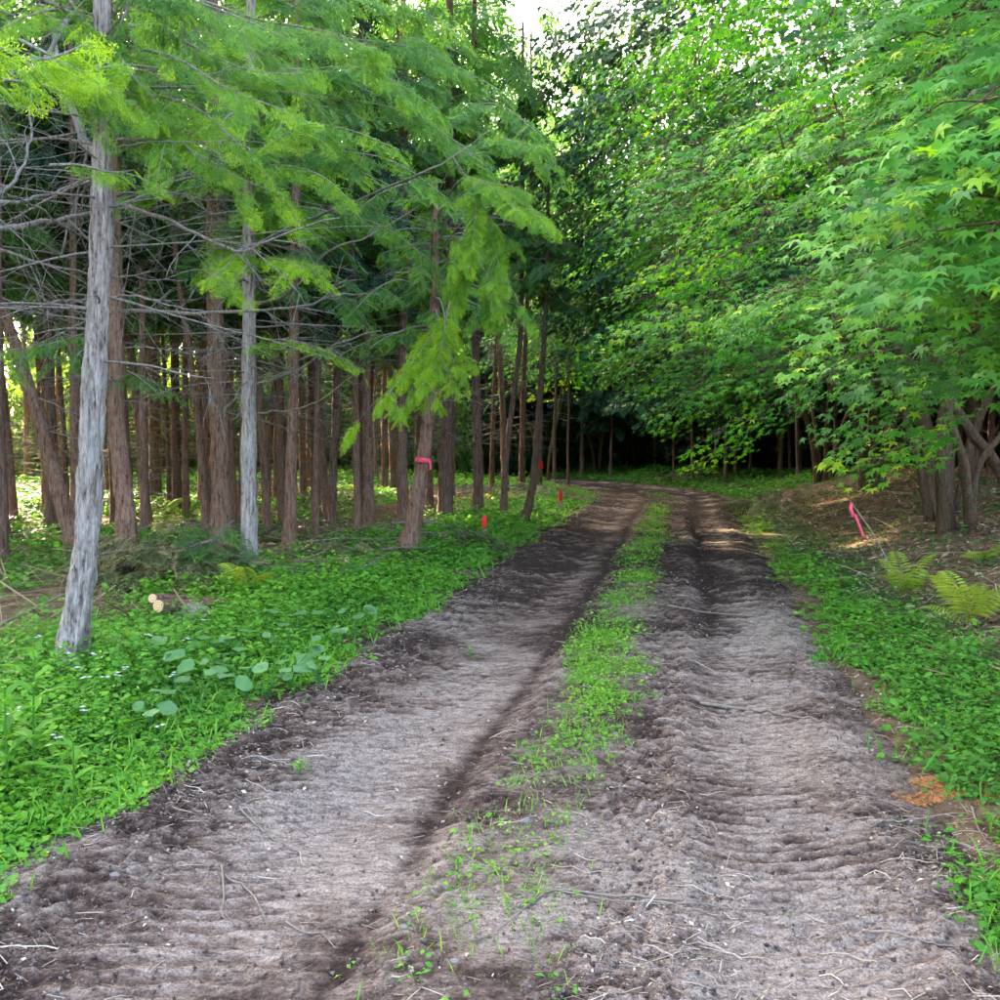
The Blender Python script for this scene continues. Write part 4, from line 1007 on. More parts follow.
# ================================================================== SHRUBS AND FAR GREEN
SHR = {}
def shrub(x, y, rx_, h, kind, label, group, mat, c, size=.30, n=1500):
    t = thing("shrub", on(x, y), label, "shrub", group)
    if kind not in SHR:
        w = MB()
        for k in range(6):
            a = rng.uniform(0, 6.28); tube(w, wander((0, 0, -.05), (math.cos(a) * .5, math.sin(a) * .5, 1), .8, 6, 0, 0, .2), np.linspace(.02, .005, 6), 4, .5)
        st = w.build("stem_cluster", "twig_dark", t)
        d = rdir(n); r = rng.uniform(.5, 1, n) * (0.7 + .6 * vnoise(d[:, 0] * 2.5 + kind * 7, d[:, 1] * 2.5, d[:, 2] * 2.5, 5))
        p = d * r[:, None] * np.array([1, 1, .55]) + [0, 0, .5]; p[:, 2] = np.maximum(p[:, 2], .01)
        lf = MB(); scatter(lf, LEAF, p, frames(d + rdir(n) * .8 + [0, 0, -.3], rdir(n) * .5 + [0, 0, 1]), size / 2.2 * rng.uniform(.6, 1.3, n), np.clip(c + rng.normal(size=n) * .2, 0, 1))
        f = tag(lf.build("foliage", mat, t), kind="stuff"); SHR[kind] = (st.data, f.data)
    else:
        for nm, me in zip(("stem_cluster", "foliage"), SHR[kind]):
            o = bpy.data.objects.new(nm, me); COL.objects.link(o); o.parent = t
            if nm == "foliage": o['kind'] = "stuff"
    t.scale = (rx_, rx_, h); t.rotation_euler = (0, 0, rng.uniform(0, 6.28))
for k in range(34):
    x = -46 + 1.4 * k + rng.normal() * .5; y = rng.uniform(35, 44)
    if x - float(lane(y)) > -5: continue
    shrub(x, y, rng.uniform(1.6, 2.6), rng.uniform(3.0, 6.5), k % 3, "bright shrub glowing behind the trunks of the left stand", "shrubs beyond the left stand", "shrub", .6)
for k in range(18):
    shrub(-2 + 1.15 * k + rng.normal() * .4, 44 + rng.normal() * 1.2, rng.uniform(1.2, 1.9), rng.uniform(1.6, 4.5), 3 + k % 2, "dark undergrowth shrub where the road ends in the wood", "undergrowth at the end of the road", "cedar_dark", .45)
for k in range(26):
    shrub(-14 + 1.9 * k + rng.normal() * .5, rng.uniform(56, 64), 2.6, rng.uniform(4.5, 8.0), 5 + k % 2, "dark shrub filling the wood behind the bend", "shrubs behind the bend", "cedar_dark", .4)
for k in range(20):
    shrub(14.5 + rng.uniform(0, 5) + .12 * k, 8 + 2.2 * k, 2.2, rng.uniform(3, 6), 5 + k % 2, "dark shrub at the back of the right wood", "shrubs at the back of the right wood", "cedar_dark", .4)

# ================================================================== FERNS
def frond_mesh(L, nseg=13, w=.30, droop=.55):
    mb = MB(); ys = np.linspace(0, 1, nseg)
    def cur(t): return np.array([0, t * (1 - .18 * t * t), .55 * t - droop * t * t]) * L
    q = np.array([cur(t) for t in np.linspace(0, 1, 8)]); tube(mb, q, np.linspace(.004, .0012, 8), 3, .6, cap=False)
    for i, t in enumerate(np.linspace(.16, .98, nseg)):
        env = math.sin(PI * min(1, .18 + .82 * t) ** .9) ** .75 * w * L + .008
        for sd in (-1, 1):
            d = np.array([[sd * .93, .36, -.18]])
            scatter(mb, (LANCE[0] * [.5, 1, 1], LANCE[1]), cur(t)[None], frames(d, np.array([[0, -.3, 1.0]])), [env], [.5])
    return mb
FMESH = {}
def fern(px, py, L, n, tone, label, group=None, spread=(25, 60), az=(0, 360), droop=.55, lift=0.0):
    g = G(px, py) + Vector((0, 0, lift)); t = thing("fern", g, label, "fern", group)
    for k in range(n):
        key = (round(L, 2), round(tone, 1), k % 3, droop)
        if key not in FMESH:
            mb = frond_mesh(L * (1, .85, .7)[k % 3], 14, .25, droop)
            cc = tone + (.08, 0, -.1)[k % 3]
            for kk in (3, 4): mb.c[kk] = [np.clip(x * 0 + cc + rng.normal(size=len(x)) * .05, 0, 1) for x in mb.c[kk]]
            o = mb.build("frond", "fern", t); FMESH[key] = o.data
        else:
            o = bpy.data.objects.new("frond", FMESH[key]); COL.objects.link(o); o.parent = t
        a = math.radians(az[0] + (az[1] - az[0]) * (k + rng.uniform(-.25, .25)) / max(1, n))
        o.rotation_euler = (math.radians(rng.uniform(*spread) - 28), rng.uniform(-.2, .2), a)
fern(250, 604, .52, 6, 1.0, "yellow green fern in front of the grey lichened trunk", az=(60, 300), spread=(30, 60), lift=.16)
fern(968, 632, .62, 9, .90, "bright yellow green fern at the right edge, largest on the bank", spread=(45, 85), lift=.06)
fern(905, 602, .55, 8, .74, "green fern left of the large yellow one on the right bank", spread=(45, 85), lift=.08)
fern(985, 560, .38, 5, .8, "small fern cut by the right edge above the large yellow fern")
fern(852, 583, .42, 8, .42, "olive low fern below the pink taped stake", spread=(10, 35))
for k, (px, py, L, tn) in enumerate([(128, 505, .6, .3), (148, 522, .6, .35), (160, 515, .7, .3), (192, 522, .7, .4), (105, 540, .55, .35), (118, 550, .55, .3), (205, 530, .6, .5), (235, 540, .6, .35), (275, 530, .55, .3), (170, 535, .6, .85), (90, 505, .7, .25), (310, 520, .5, .2), (180, 548, .5, .35), (60, 545, .5, .3), (140, 545, .5, .3)]):
    lab = "brownish yellow fern among green ones behind the bough heap" if tn > .8 else "green fern on the shaded floor among the left trunks"
    fern(px, py, L, 7, tn, lab, None if tn > .8 else "ferns among the left trunks", spread=(20, 60))

# ================================================================== VERGE PLANTS (uncountable)
def cover(name, n, sfun, label, tallf, size, matn, tones, dens=None, protos=((LEAF, .7), (ROUND, .3)), leaves=7, cat="weeds"):
    """n small plants; sfun gives X,Y arrays; each plant is a few leaves on an invisible-thin stalk height"""
    X, Y = sfun(n)
    if dens is not None:
        k = rng.random(len(X)) < dens(X, Y); X, Y = X[k], Y[k]
    n = len(X); Z = surf_h(X, Y); hp = tallf(X, Y) * rng.uniform(.3, 1.15, n) * (.45 + 1.15 * fbm(X * 1.3 + 8, Y * 1.3, 3, 71))
    i = np.repeat(np.arange(n), leaves); m_ = len(i)
    a = rng.uniform(0, 2 * PI, m_); u = rng.random(m_)
    sz = size * rng.uniform(.5, 1.4, m_) * np.clip(.6 + Y[i] / 12, .7, 2.2)
    rr = (.02 + .035 * rng.random(m_)) * np.clip(.6 + Y[i] / 12, .7, 2)
    p = np.stack([X[i] + np.cos(a) * rr, Y[i] + np.sin(a) * rr, Z[i] + .004 + hp[i] * (.12 + .88 * u)], -1)
    d = np.stack([np.cos(a), np.sin(a), rng.uniform(-.25, .55, m_)], -1)
    nr = np.array([0, 0, 1.0]) + rng.normal(size=(m_, 3)) * .38
    R = frames(d, nr); tn = np.clip((tones[0] + (tones[1] - tones[0]) * fbm(X * .8 + 3, Y * .8, 3, 77))[i] + rng.normal(size=m_) * .13 + .15 * (u - .5), 0, 1)
    pick = rng.random(m_); mb = MB(); acc = 0
    for pr, w in protos:
        k = (pick >= acc) & (pick < acc + w); acc += w
        nr_ = k & (p[:, 1] < 6.2); fr_ = k & ~nr_
        scatter(mb, pr, p[nr_], R[nr_], sz[nr_], tn[nr_])
        scatter(mb, DIA if pr is not LANCE else pr, p[fr_], R[fr_], sz[fr_], tn[fr_])
    o = mb.build(name, matn); tag(o, label, cat, kind="stuff"); return o
def band_pts(s0, s1, y0, y1, power=1.6):
    def f(n):
        u = rng.random(n); k = 1 - power
        Y = (y0 ** k + u * (y1 ** k - y0 ** k)) ** (1 / k)
        s = rng.uniform(s0, s1, n); return lane(Y) + s, Y
    return f
def left_d(X, Y):
    s = X - lane(Y); e = RL + .12 + .45 * (fbm(X * 1.7, Y * 1.7, 3, 81) - .5) * 2
    return np.maximum(sstep(e + .1, e - .3, s), .10 * sstep(RL + .75, RL + .1, s) * sstep(.5, .62, fbm(X * 5, Y * 5, 2, 82))) * (1 - .8 * sstep(-3.9, -4.8, s) * sstep(.40, .55, fbm(X * .7, Y * .7, 2, 83)))
cover("verge_weed", 15000, band_pts(-5.2, -2.3, 3.0, 34), "dense low green weeds carpeting the left verge", lambda X, Y: .035 + .17 * sstep(-2.6, -3.4, X - lane(Y)), .042, "weed", (.25, .85), left_d, ((LEAF4, .56), (DIA, .22), (ROUND6, .10), (LANCE2, .12)), 8)
def right_d(X, Y):
    s = X - lane(Y); e = RR + .04 + .45 * (fbm(X * 1.7 + 5, Y * 1.7, 3, 87) - .5) * 2
    top = 1.95 - .45 * sstep(6, 10, Y)
    gap = 1 - gauss(Y, 4.15, .22) * sstep(2.0, 1.2, s)
    low = gauss(Y, 3.35, .3) * sstep(.92, 1.1, s) * .8
    return np.clip(sstep(e - .08, e + .25, s) * sstep(top + .35, top - .1, s) * gap * (1 - .75 * sstep(11, 16, Y)) + low, 0, 1)
cover("verge_weed", 8500, band_pts(.95, 3.1, 2.6, 26), "bright low green weeds along the right verge below the bank", lambda X, Y: .03 + .15 * sstep(1.1, 1.8, X - lane(Y)), .042, "weed", (.2, .8), right_d, ((LEAF4, .56), (DIA, .22), (ROUND6, .10), (LANCE2, .12)), 8)
def strip_d(X, Y):
    s = X - lane(Y); c = -.57 + .09 * np.sin(Y * 1.3) + .12 * (fbm(Y * 1.1, Y * 0 + 4, 2, 93) - .5)
    w = .30 + .22 * (fbm(X * .7, Y * 1.5, 2, 94) - .5)
    d = sstep(w + .05, w - .22, np.abs(s - c))
    lush = .07 + .93 * sstep(4.2, 6.6, Y) * (1 - .6 * sstep(9.0, 12.0, Y)) * (1 - .8 * sstep(20, 24, Y))
    return np.clip(d * lush * (.25 + 1.0 * sstep(.36, .6, fbm(X * 2.4, Y * 2.4, 3, 91))), 0, 1)
cover("median_weed", 6500, band_pts(-1.0, -.15, 2.6, 30, 1.3), "strip of low green weeds growing between the wheel tracks", lambda X, Y: .018 + .03 * sstep(5, 7, Y), .026, "weed", (.4, .95), strip_d, ((LEAF4, .6), (DIA, .4)), 7)
def wood_d(X, Y):
    s = X - lane(Y)
    return sstep(-5.8, -7.2, s) * sstep(.36, .55, fbm(X * .35, Y * .35, 3, 51)) + .10
cover("woodland_weed", 7000, lambda n: (rng.uniform(-13, -2.5, n), rng.uniform(7, 27, n)), "green woodland plants on the floor under the left trees", lambda X, Y: .12 + 0 * X, .055, "weed", (.15, .6), lambda X, Y: wood_d(X, Y) * (X - lane(Y) < -4.6), ((LEAF4, .7), (DIA, .3)), 8)
cover("far_grass", 3000, lambda n: (rng.uniform(-16, 6, n), rng.uniform(30, 46, n)), "sunlit green growth beyond the left stand", lambda X, Y: .35 + 0 * X, .07, "weed", (.6, .95), lambda X, Y: 1.0 * (X - lane(Y) < -3.4), ((DIA, 1.0),), 7)
cover("bank_weed", 1500, band_pts(1.8, 5, 5, 26), "sparse olive plants over the litter of the right bank", lambda X, Y: .10 + 0 * X, .045, "fern", (.05, .3), None, ((LEAF4, .4), (LANCE, .6)), 5)
cover("road_end_weed", 1800, lambda n: ((lambda Y: (lane(Y) + rng.uniform(1.1, 7, n), Y))(rng.uniform(26, 44, n))), "green growth along the outside of the bend", lambda X, Y: .2 + 0 * X, .06, "weed", (.2, .5), None, ((LEAF, 1.0),), 7)

# grass blades
def grass(name, n, sfun, dens, hgt, label, tones, matn="weed"):
    X, Y = sfun(n); k = rng.random(n) < dens(X, Y); X, Y = X[k], Y[k]; n = len(X)
    a = rng.uniform(0, 6.28, n); d = np.stack([np.cos(a), np.sin(a), 0 * a], -1)
    R = frames(d, np.array([[0, 0, 1.0]]) + rng.normal(size=(n, 3)) * .2)
    mb = MB(); scatter(mb, BLADE, np.stack([X, Y, surf_h(X, Y) - .004], -1), R, hgt * rng.uniform(.5, 1.4, n) * np.clip(.8 + Y / 25, .8, 1.6), np.clip(rng.uniform(tones[0], tones[1], n), 0, 1))
    tag(mb.build(name, matn), label, "grass", kind="stuff")
grass("verge_grass", 7000, band_pts(-4.6, -2.2, 3, 25), lambda X, Y: left_d(X, Y) * .9 + .05, .12, "grass blades mixed in the left verge", (.3, .95))
grass("verge_grass", 4500, band_pts(.9, 2.9, 2.6, 20), lambda X, Y: right_d(X, Y) * .9 + .05, .11, "grass blades mixed in the right verge", (.2, .8))
grass("median_grass", 16000, band_pts(-1.0, -.15, 2.3, 28, 1.3), lambda X, Y: np.clip(strip_d(X, Y) * 1.3 + .12 * sstep(.4, .1, np.abs(X - lane(Y) + .6)) * sstep(.45, .6, fbm(X * 3, Y * 3, 2, 95)), 0, 1), .055, "short grass between the wheel tracks", (.5, 1.0))

# ================================================================== LITTER
def litter(name, n, sfun, dens, size, proto, matn, label, tones, cross=False, lift=.008, tilt=.18, cat="litter"):
    X, Y = sfun(n)
    if dens is not None: k = rng.random(n) < dens(X, Y); X, Y = X[k], Y[k]
    n = len(X); a = rng.normal(size=n) * .55 + (PI / 2 if cross else 0) + (0 if cross else rng.uniform(0, 6.28, n))
    d = np.stack([np.sin(a), np.cos(a), rng.normal(size=n) * tilt], -1)
    sz = size * np.exp(np.clip(rng.normal(size=n), -2, 1.5) * .45) * np.clip(.75 + Y / 22, .75, 1.8)
    mb = MB(); scatter(mb, proto, np.stack([X, Y, surf_h(X, Y) + lift * rng.uniform(.2, 1.2, n)], -1), frames(d, np.array([[0, 0, 1.0]]) + rng.normal(size=(n, 3)) * .3), sz, np.clip(rng.normal(size=n) * .25 + (tones[0] + tones[1]) / 2, 0, 1))
    tag(mb.build(name, matn), label, cat, kind="stuff")
def straw_d(X, Y):
    s = X - lane(Y); return np.clip(.25 + 1.1 * gauss(s, -2.4, .40) + .6 * gauss(s, -.1, .3) + .6 * gauss(s, 1.15, .35) - .22 * gauss(s, -1.4, .3) - .15 * gauss(s, .45, .25), .04, 1) * sstep(.2, .6, fbm(X * 2, Y * 2, 3, 99))
litter("straw_litter", 46000, band_pts(-3.0, 1.75, 1.9, 30, 1.5), straw_d, .054, STRAW, "straw", "pale dry straw and stalk bits strewn over the dirt road", (.2, .9), True)
litter("chaff_litter", 16000, band_pts(-2.7, 1.3, 1.9, 12, 1.5), straw_d, .016, DIA, "straw", "small pale chips and chaff on the dirt road", (.2, .9), False, .006, .5)
litter("leaf_litter", 30000, band_pts(1.2, 6.5, 3.2, 22, 1.5), lambda X, Y: sstep(1.3, 2.2, X - lane(Y)), .065, LANCE2, "litter", "brown fallen leaves covering the right bank", (.35, .95), False, .03, .3)
litter("leaf_litter", 14000, lambda n: (rng.uniform(-13, 2, n), rng.uniform(7, 30, n)), lambda X, Y: 1.0 * (X - lane(Y) < -3.7) * (1 - .7 * wood_d(X, Y)), .065, LANCE2, "litter", "brown needles and litter on the floor of the left stand", (0, .8), False, .03, .4)
litter("twig_litter", 2600, band_pts(-13, -3.9, 7, 28, 1.1), None, .45, TWIG, "litter", "dead twigs scattered over the floor of the left stand", (.2, .9), False, .08, .3)
litter("twig_litter", 1100, band_pts(1.6, 7, 4, 24, 1.1), None, .34, TWIG, "litter", "dead twigs scattered over the right bank", (.4, 1.0), False, .05, .25)
n = 1500; X, Y = band_pts(-2.9, 1.6, 1.9, 12, 1.5)(n); k = rng.random(n) < straw_d(X, Y); X, Y = X[k], Y[k]; mb = MB()
for x, y in zip(X, Y):
    a = rng.normal() * .7; L = rng.uniform(.08, .26); p = np.array([x, y]); pts = []; bend = rng.normal() * .5
    for q in range(6): pts.append(p.copy()); p = p + np.array([math.cos(a), math.sin(a)]) * L / 5; a += bend + rng.normal() * .15
    pts = np.array(pts); zz = surf_h(pts[:, 0], pts[:, 1]) + .003 + .012 * np.sin(np.linspace(0, PI, 6)) * rng.random(); w = rng.uniform(.0012, .003)
    v = np.vstack([np.column_stack([pts - w / 2, zz]), np.column_stack([pts + [w / 2, w], zz + .0015])])
    mb.add(v, [[i, i + 1, 7 + i, 6 + i] for i in range(5)], rng.uniform(.2, 1))
tag(mb.build("stalk_litter", "straw"), "bent dry stalks and rootlets lying on the dirt road", "litter", kind="stuff")
# soil clods on the torn edges
n = 26000; X, Y = band_pts(-2.75, 1.35, 1.9, 12, 1.7)(n); s = X - lane(Y)
k = rng.random(n) < np.clip(gauss(s, -2.2, .32) + .7 * gauss(s, -.12, .25) + .5 * gauss(s, .95, .2) + .25, 0, 1); X, Y = X[k], Y[k]; n = len(X)
oct_ = (np.array([[1, 0, -.3], [-.6, .8, -.3], [-.5, -.8, -.3], [.05, .0, .8]]), np.array([[0, 1, 3], [1, 2, 3], [2, 0, 3], [0, 2, 1]]))
mb = MB(); scatter(mb, oct_, np.stack([X, Y, surf_h(X, Y) + .002], -1), frames(rdir(n), rdir(n)), .0065 * np.exp(np.clip(rng.normal(size=n), -2, 1.4) * .55), .5)
o = mb.build("soil_crumb", "track_soil"); a = o.data.attributes.new("dry", 'FLOAT', 'POINT'); a.data.foreach_set("value", np.repeat(np.clip(rng.normal(size=n) * .18 + .62, .35, 1), 4).astype(np.float32))
tag(o, "loose crumbs of soil on the torn edges of the tracks", "soil", kind="stuff")

# ================================================================== SINGLE PLANTS
def broad_plant(px, py, n, size, h, label):
    g = G(px, py); t = thing("broadleaf_weed", g, label, "plant", "round leaved weeds in the left verge")
    for k in range(n):
        a = rng.uniform(0, 6.28); r = rng.uniform(.02, .13); hh = h * rng.uniform(.6, 1.15)
        top = Vector((math.cos(a) * r, math.sin(a) * r, hh))
        mb = MB(); tube(mb, np.array([(0, 0, 0), (top.x * .3, top.y * .3, hh * .6), tuple(top)]), [.004, .003, .002], 4, .2); st = mb.build("stalk", "broadleaf", t)
        mb = MB(); d = np.array([[math.cos(a), math.sin(a), -.1]]); nr = np.array([[0, -.35, 1.0]]) + rng.normal(size=(1, 3)) * .22
        scatter(mb, ROUND, np.array([top]), frames(d, nr), [size * rng.uniform(.7, 1.3)], [rng.uniform(.3, 1)]); mb.build("leaf", "broadleaf", t)
BW = [(155, 685), (175, 700), (200, 715), (225, 690), (247, 700), (268, 700), (290, 690), (150, 735), (212, 660), (240, 665), (285, 660), (305, 668), (320, 690), (180, 672), (335, 650), (300, 640), (265, 640), (355, 640)]
for i, (px, py) in enumerate(BW):
    broad_plant(px, py, int(rng.integers(3, 6)), .095, .22, "bluish green round leaved weed in the left verge between fern and road")

def tall_weed(px, py, h, n, L, label, lean=0):
    g = G(px, py); t = thing("tall_weed", g, label, "plant")
    q = np.array([(0, 0, -.02), (lean * .3, 0, h * .5), (lean, 0, h)]); mb = MB(); tube(mb, catmull(q, 8), np.linspace(.006, .0025, 8), 6, .3); mb.build("stem", "weed", t, smooth=True)
    for k in range(n):
        u = .25 + .75 * k / (n - 1); a = k * 2.4; p = np.array([[lean * u * u, 0, h * u]])
        mb = MB(); scatter(mb, (LANCE[0] * [1.15, 1, 1.3], LANCE[1]), p, frames(np.array([[math.cos(a), math.sin(a), .35 + .5 * u]]), np.array([[0, 0, 1.0]])), [L * rng.uniform(.75, 1.15) * (1 - .35 * u)], [.55 + .1 * rng.normal()]); mb.build("leaf", "weed", t)
tall_weed(34, 785, .60, 16, .22, "tall weed with narrow leaves at the left edge", .02)
tall_weed(8, 800, .48, 13, .2, "shorter narrow leaved weed cut by the left edge")
tall_weed(75, 815, .32, 11, .16, "small narrow leaved weed right of the tall one at the left edge")
tall_weed(300, 775, .06, 7, .09, "lone bluish seedling on the torn left edge of the road")
tall_weed(470, 660, .08, 7, .08, "small weed tuft at the edge of the left wheel track")

def flower(px, py, h, label):
    g = G(px, py); t = thing("wildflower", g, label, "flower", "small pale pink flowers in the left verge")
    mb = MB(); tube(mb, np.array([(0, 0, 0), (.01, 0, h * .6), (.0, .01, h)]), [.002, .0018, .0015], 4, .3); mb.build("stalk", "broadleaf", t)
    for k in range(3):
        o_ = np.array([rng.normal() * .012, rng.normal() * .012, h + rng.uniform(-.01, .012)]); mb = MB()
        for j in range(5):
            a = j * 2 * PI / 5; scatter(mb, LEAF, o_[None], frames(np.array([[math.cos(a), math.sin(a), .25]]), np.array([[0, 0, 1.0]])), [.014], [rng.random()])
        mb.build("blossom", "petal", t)
for px, py in [(22, 752), (8, 760), (120, 712), (85, 718), (78, 706), (95, 690), (125, 705), (108, 716), (150, 668), (175, 712), (188, 672), (58, 782), (84, 752), (42, 668), (205, 650), (72, 690), (160, 770)]:
    flower(px, py, .22, "small pale pink wildflower in the left verge near the foremost trunk")

# ================================================================== LOGS, HEAPS, STAKES, STICKS
def log(p0, p1, r, label, cut="cut_wood", bark="bark_brown"):
    p0, p1 = Vector(p0), Vector(p1); t = thing("cut_log", p0, label, "log")
    q = np.array([p0.lerp(p1, k / 9) - p0 for k in range(10)]); mb = MB(); tube(mb, q, r * (1 + .06 * np.sin(np.arange(10))), 14, .5, .10, 2.5, 3, cap=False); mb.build("bark", bark, t, smooth=True)
    d = (p0 - p1).normalized(); mb = MB(); n = 18; ref = Vector((0, 0, 1)); x = d.cross(ref).normalized(); y = d.cross(x)
    ring = [x * math.cos(2 * PI * k / n) * r * .97 + y * math.sin(2 * PI * k / n) * r * .97 for k in range(n)]
    v = [d * .006] + [a + d * .004 for a in ring] + [a * 1.0 - d * .01 for a in ring]
    mb.add(np.array([list(a) for a in v]), np.array([[0, 1 + k, 1 + (k + 1) % n] for k in range(n)])); mb.add(np.array([list(a) for a in v[1:]]), np.array([[k, n + k, n + (k + 1) % n, (k + 1) % n] for k in range(n)]))
    o = mb.build("cut_face", cut, t)
lg = G(163, 628)
log(lg + Vector((0, -.1, .20)), lg + Vector((.30, .65, .10)), .052, "cut log with a pale orange sawn end in the left verge")
log(lg + Vector((-.10, .05, .24)), lg + Vector((.05, .75, .12)), .04, "smaller sawn log lying behind the pale ended log")
lg2 = G(347, 572)
log(lg2 + Vector((0, 0, .13)), lg2 + Vector((-.7, .35, .07)), .05, "thin log with a cream sawn end left of the leaning ribboned trunk")
# rotten stump beside the logs
g = G(190, 628); mb = MB(); nn_ = 20
q = np.array([g + Vector((.02 * k, 0, .035 * k - .03)) for k in range(7)]); tube(mb, q, np.array([.17, .155, .14, .13, .12, .11, .05]), nn_, .5, .30, 2.0, 77)
tag(mb.build("rotten_stump", "wood_rot", None, smooth=True, loc=tuple(g)), "crumbling grey rotten stump right of the sawn logs", "stump")

def heap(g, w, dpt, h, nb_, nspray, size, label, matn="slash", tone=.5, wood="twig_dark", name="brush_heap"):
    g = Vector(g); t = thing(name, g, label, "brush heap")
    for k in range(nb_):
        a = rng.uniform(0, 6.28); p = np.array([rng.uniform(-w, w) * .7, rng.uniform(-dpt, dpt) * .7, rng.uniform(.02, h)])
        q = wander(p - np.array([math.cos(a), math.sin(a), .1]) * w * .4, (math.cos(a), math.sin(a), rng.uniform(-.1, .25)), w * rng.uniform(.7, 1.3), 7, .25, rng.uniform(-.4, .4), .2); q[:, 2] = np.maximum(q[:, 2], .01)
        mb = MB(); dead_branch(mb, q, rng.uniform(.008, .017), 4, .35, 5); mb.build("branch", wood, t, smooth=True)
    if nspray:
        a = rng.uniform(0, 6.28, nspray); r = np.sqrt(rng.random(nspray)); u = rng.random(nspray)
        p = np.stack([np.cos(a) * r * w, np.sin(a) * r * dpt, h * (1 - r ** 2) * u + .03], -1)
        d = np.stack([np.cos(a) + rng.normal(size=nspray) * .6, np.sin(a) - .4 + rng.normal(size=nspray) * .6, -.35 + rng.normal(size=nspray) * .25], -1)
        lf = MB(); R = frames(d, rdir(nspray) * .5 + [0, -.3, 1]); S = size * rng.uniform(.6, 1.3, nspray); c = np.clip(tone + rng.normal(size=nspray) * .2, 0, 1)
        for j in range(2):
            kk = np.arange(nspray) % 2 == j; scatter(lf, (SP_LO, SP_MID)[h > .5][j], p[kk], R[kk], S[kk], c[kk])
        tag(lf.build("foliage", matn, t), kind="stuff")
heap(G(165, 588), 1.0, .7, .72, 10, 360, .32, "heap of cut olive conifer boughs behind the sawn logs", "slash", .65)
heap(G(214, 590), .55, .45, .72, 5, 230, .28, "greener cut bough heap just left of the grey lichened trunk", "hinoki", .22)
heap(G(300, 580), .9, .5, .22, 14, 60, .3, "low pile of grey dead branches right of the yellow fern", "slash", .3, "twig")
heap(G(350, 560), .9, .7, .28, 10, 220, .3, "flat olive slash pile near the thin cream ended log", "slash", .4)
heap(G(300, 540), 1.3, 1.0, .3, 10, 260, .36, "brownish green slash behind the slim brown conifer", "slash", .6)
heap(G(440, 545), .9, .8, .3, 10, 160, .3, "dark slash pile right behind the leaning ribboned trunk", "slash", .15)
heap(G(385, 540), .9, .8, .35, 14, 60, .3, "bare branch pile left of the leaning ribboned trunk", "slash", .5, "twig")
heap(G(495, 505), 1.1, .9, .5, 18, 90, .4, "twiggy pile behind the two leaning stems by the road", "slash", .8, "twig")
heap(G(545, 498), 1.2, .9, .45, 10, 160, .45, "pale olive brush by the far red topped stake", "slash", .8, "twig")
heap(G(110, 510), 1.9, 1.2, 1.3, 34, 0, .4, "large dark tangle of dead branches behind the second trunk", "slash", .1, "twig_dark")
heap(G(700, 480), 1.2, .9, .5, 8, 150, .4, "dim brush on the right road edge before the bend", "slash", .3)
heap(G(800, 505), 1.5, 1.0, .35, 14, 120, .35, "mossy dead branches on the dark right bank", "slash", .3, "twig_dark")

def short_stake(px, py, h, r, label):
    g = G(px, py); t = thing("marker_stake", g, label, "stake", "red topped stakes on the left verge")
    mb = MB(); tube(mb, np.array([(0, 0, -.05), (0, 0, h * .45), (.004, 0, h * .62)]), [r, r, r], 8, .5); mb.build("post", "stake_wood", t)
    mb = MB(); tube(mb, np.array([(.002, 0, h * .5), (.006, 0, h * .7), (.008, 0, h * .96), (.008, 0, h)]), [r * 1.15, r * 1.2, r * 1.15, r * .7], 10, .5); mb.build("red_cap", "red_paint", t, smooth=True)
short_stake(484, 541, .40, .036, "short red topped stake in the weeds, nearer of the two on the left verge")
short_stake(560, 512, .48, .040, "short red topped stake far along the left road edge")
# leaning cane with pink tape on the right bank
g = G(893, 567); Yk = g.y; t = thing("survey_cane", g, "thin leaning cane with pink tape on the right bank", "stake")
top = P(850, 501, Yk - .1); q = catmull([g - Vector((0, 0, .04)), g.lerp(top, .5) + Vector((.01, 0, .012)), top], 12); q = q - np.array(g)
mb = MB(); tube(mb, q, np.linspace(.008, .005, 12), 6, .5); mb.build("cane", "stake_wood", t, smooth=True)
def strip(pts, w, name, mat, parent, off):
    p = catmull([Vector(x) - off for x in pts], 9); mb = MB(); th = .003
    a = p + [-w / 2, 0, 0]; b = p + [w / 2, .01, 0]; a2 = a + [0, th, 0]; b2 = b + [0, th, 0]
    v = np.vstack([a, b, a2, b2]); n = len(p); f = []
    for i in range(n - 1):
        f += [[i, n + i, n + i + 1, i + 1], [2 * n + i + 1, 3 * n + i + 1, 3 * n + i, 2 * n + i], [i, i + 1, 2 * n + i + 1, 2 * n + i], [n + i + 1, n + i, 3 * n + i, 3 * n + i + 1]]
    mb.add(v, np.array(f)); return mb.build(name, mat, parent, smooth=False)
strip([P(852, 503, Yk - .13), P(851, 509, Yk - .15), P(854, 517, Yk - .14)], .045, "tape_loop", "pink_tape", t, g)
strip([P(855, 514, Yk - .14), P(859, 524, Yk - .15), P(864, 537, Yk - .15)], .032, "tape_tail", "pink_tape", t, g)

def stick(pix, r, label, mat="stick_pale", lift=.012):
    pts = [G(x, y) for x, y in pix]; pts = [p + Vector((0, 0, lift)) for p in pts]
    q = catmull(pts, 20); q[:, 2] = np.maximum(q[:, 2], surf_h(q[:, 0], q[:, 1]) + r * .6)
    mb = MB(); tube(mb, q, np.linspace(r, r * .4, 20) * (1 + .15 * rng.normal(size=20)), 6, .5)
    c = tuple(pts[0]); tag(mb.build("stick", mat, None, smooth=True, loc=c), label, "stick")
stick([(690, 903), (620, 900), (556, 893), (530, 908), (490, 938), (462, 945)], .0055, "long bent grey stick across the median near the bottom")
stick([(556, 893), (600, 902), (650, 907), (712, 911), (790, 913), (800, 908)], .0035, "thin straight stick lying across the right wheel track")
stick([(700, 705), (750, 712), (790, 718), (815, 722)], .012, "pale stick lying across the right track in mid distance")
stick([(240, 812), (270, 840), (300, 857), (322, 872)], .005, "thin curved root on the torn left edge of the road")
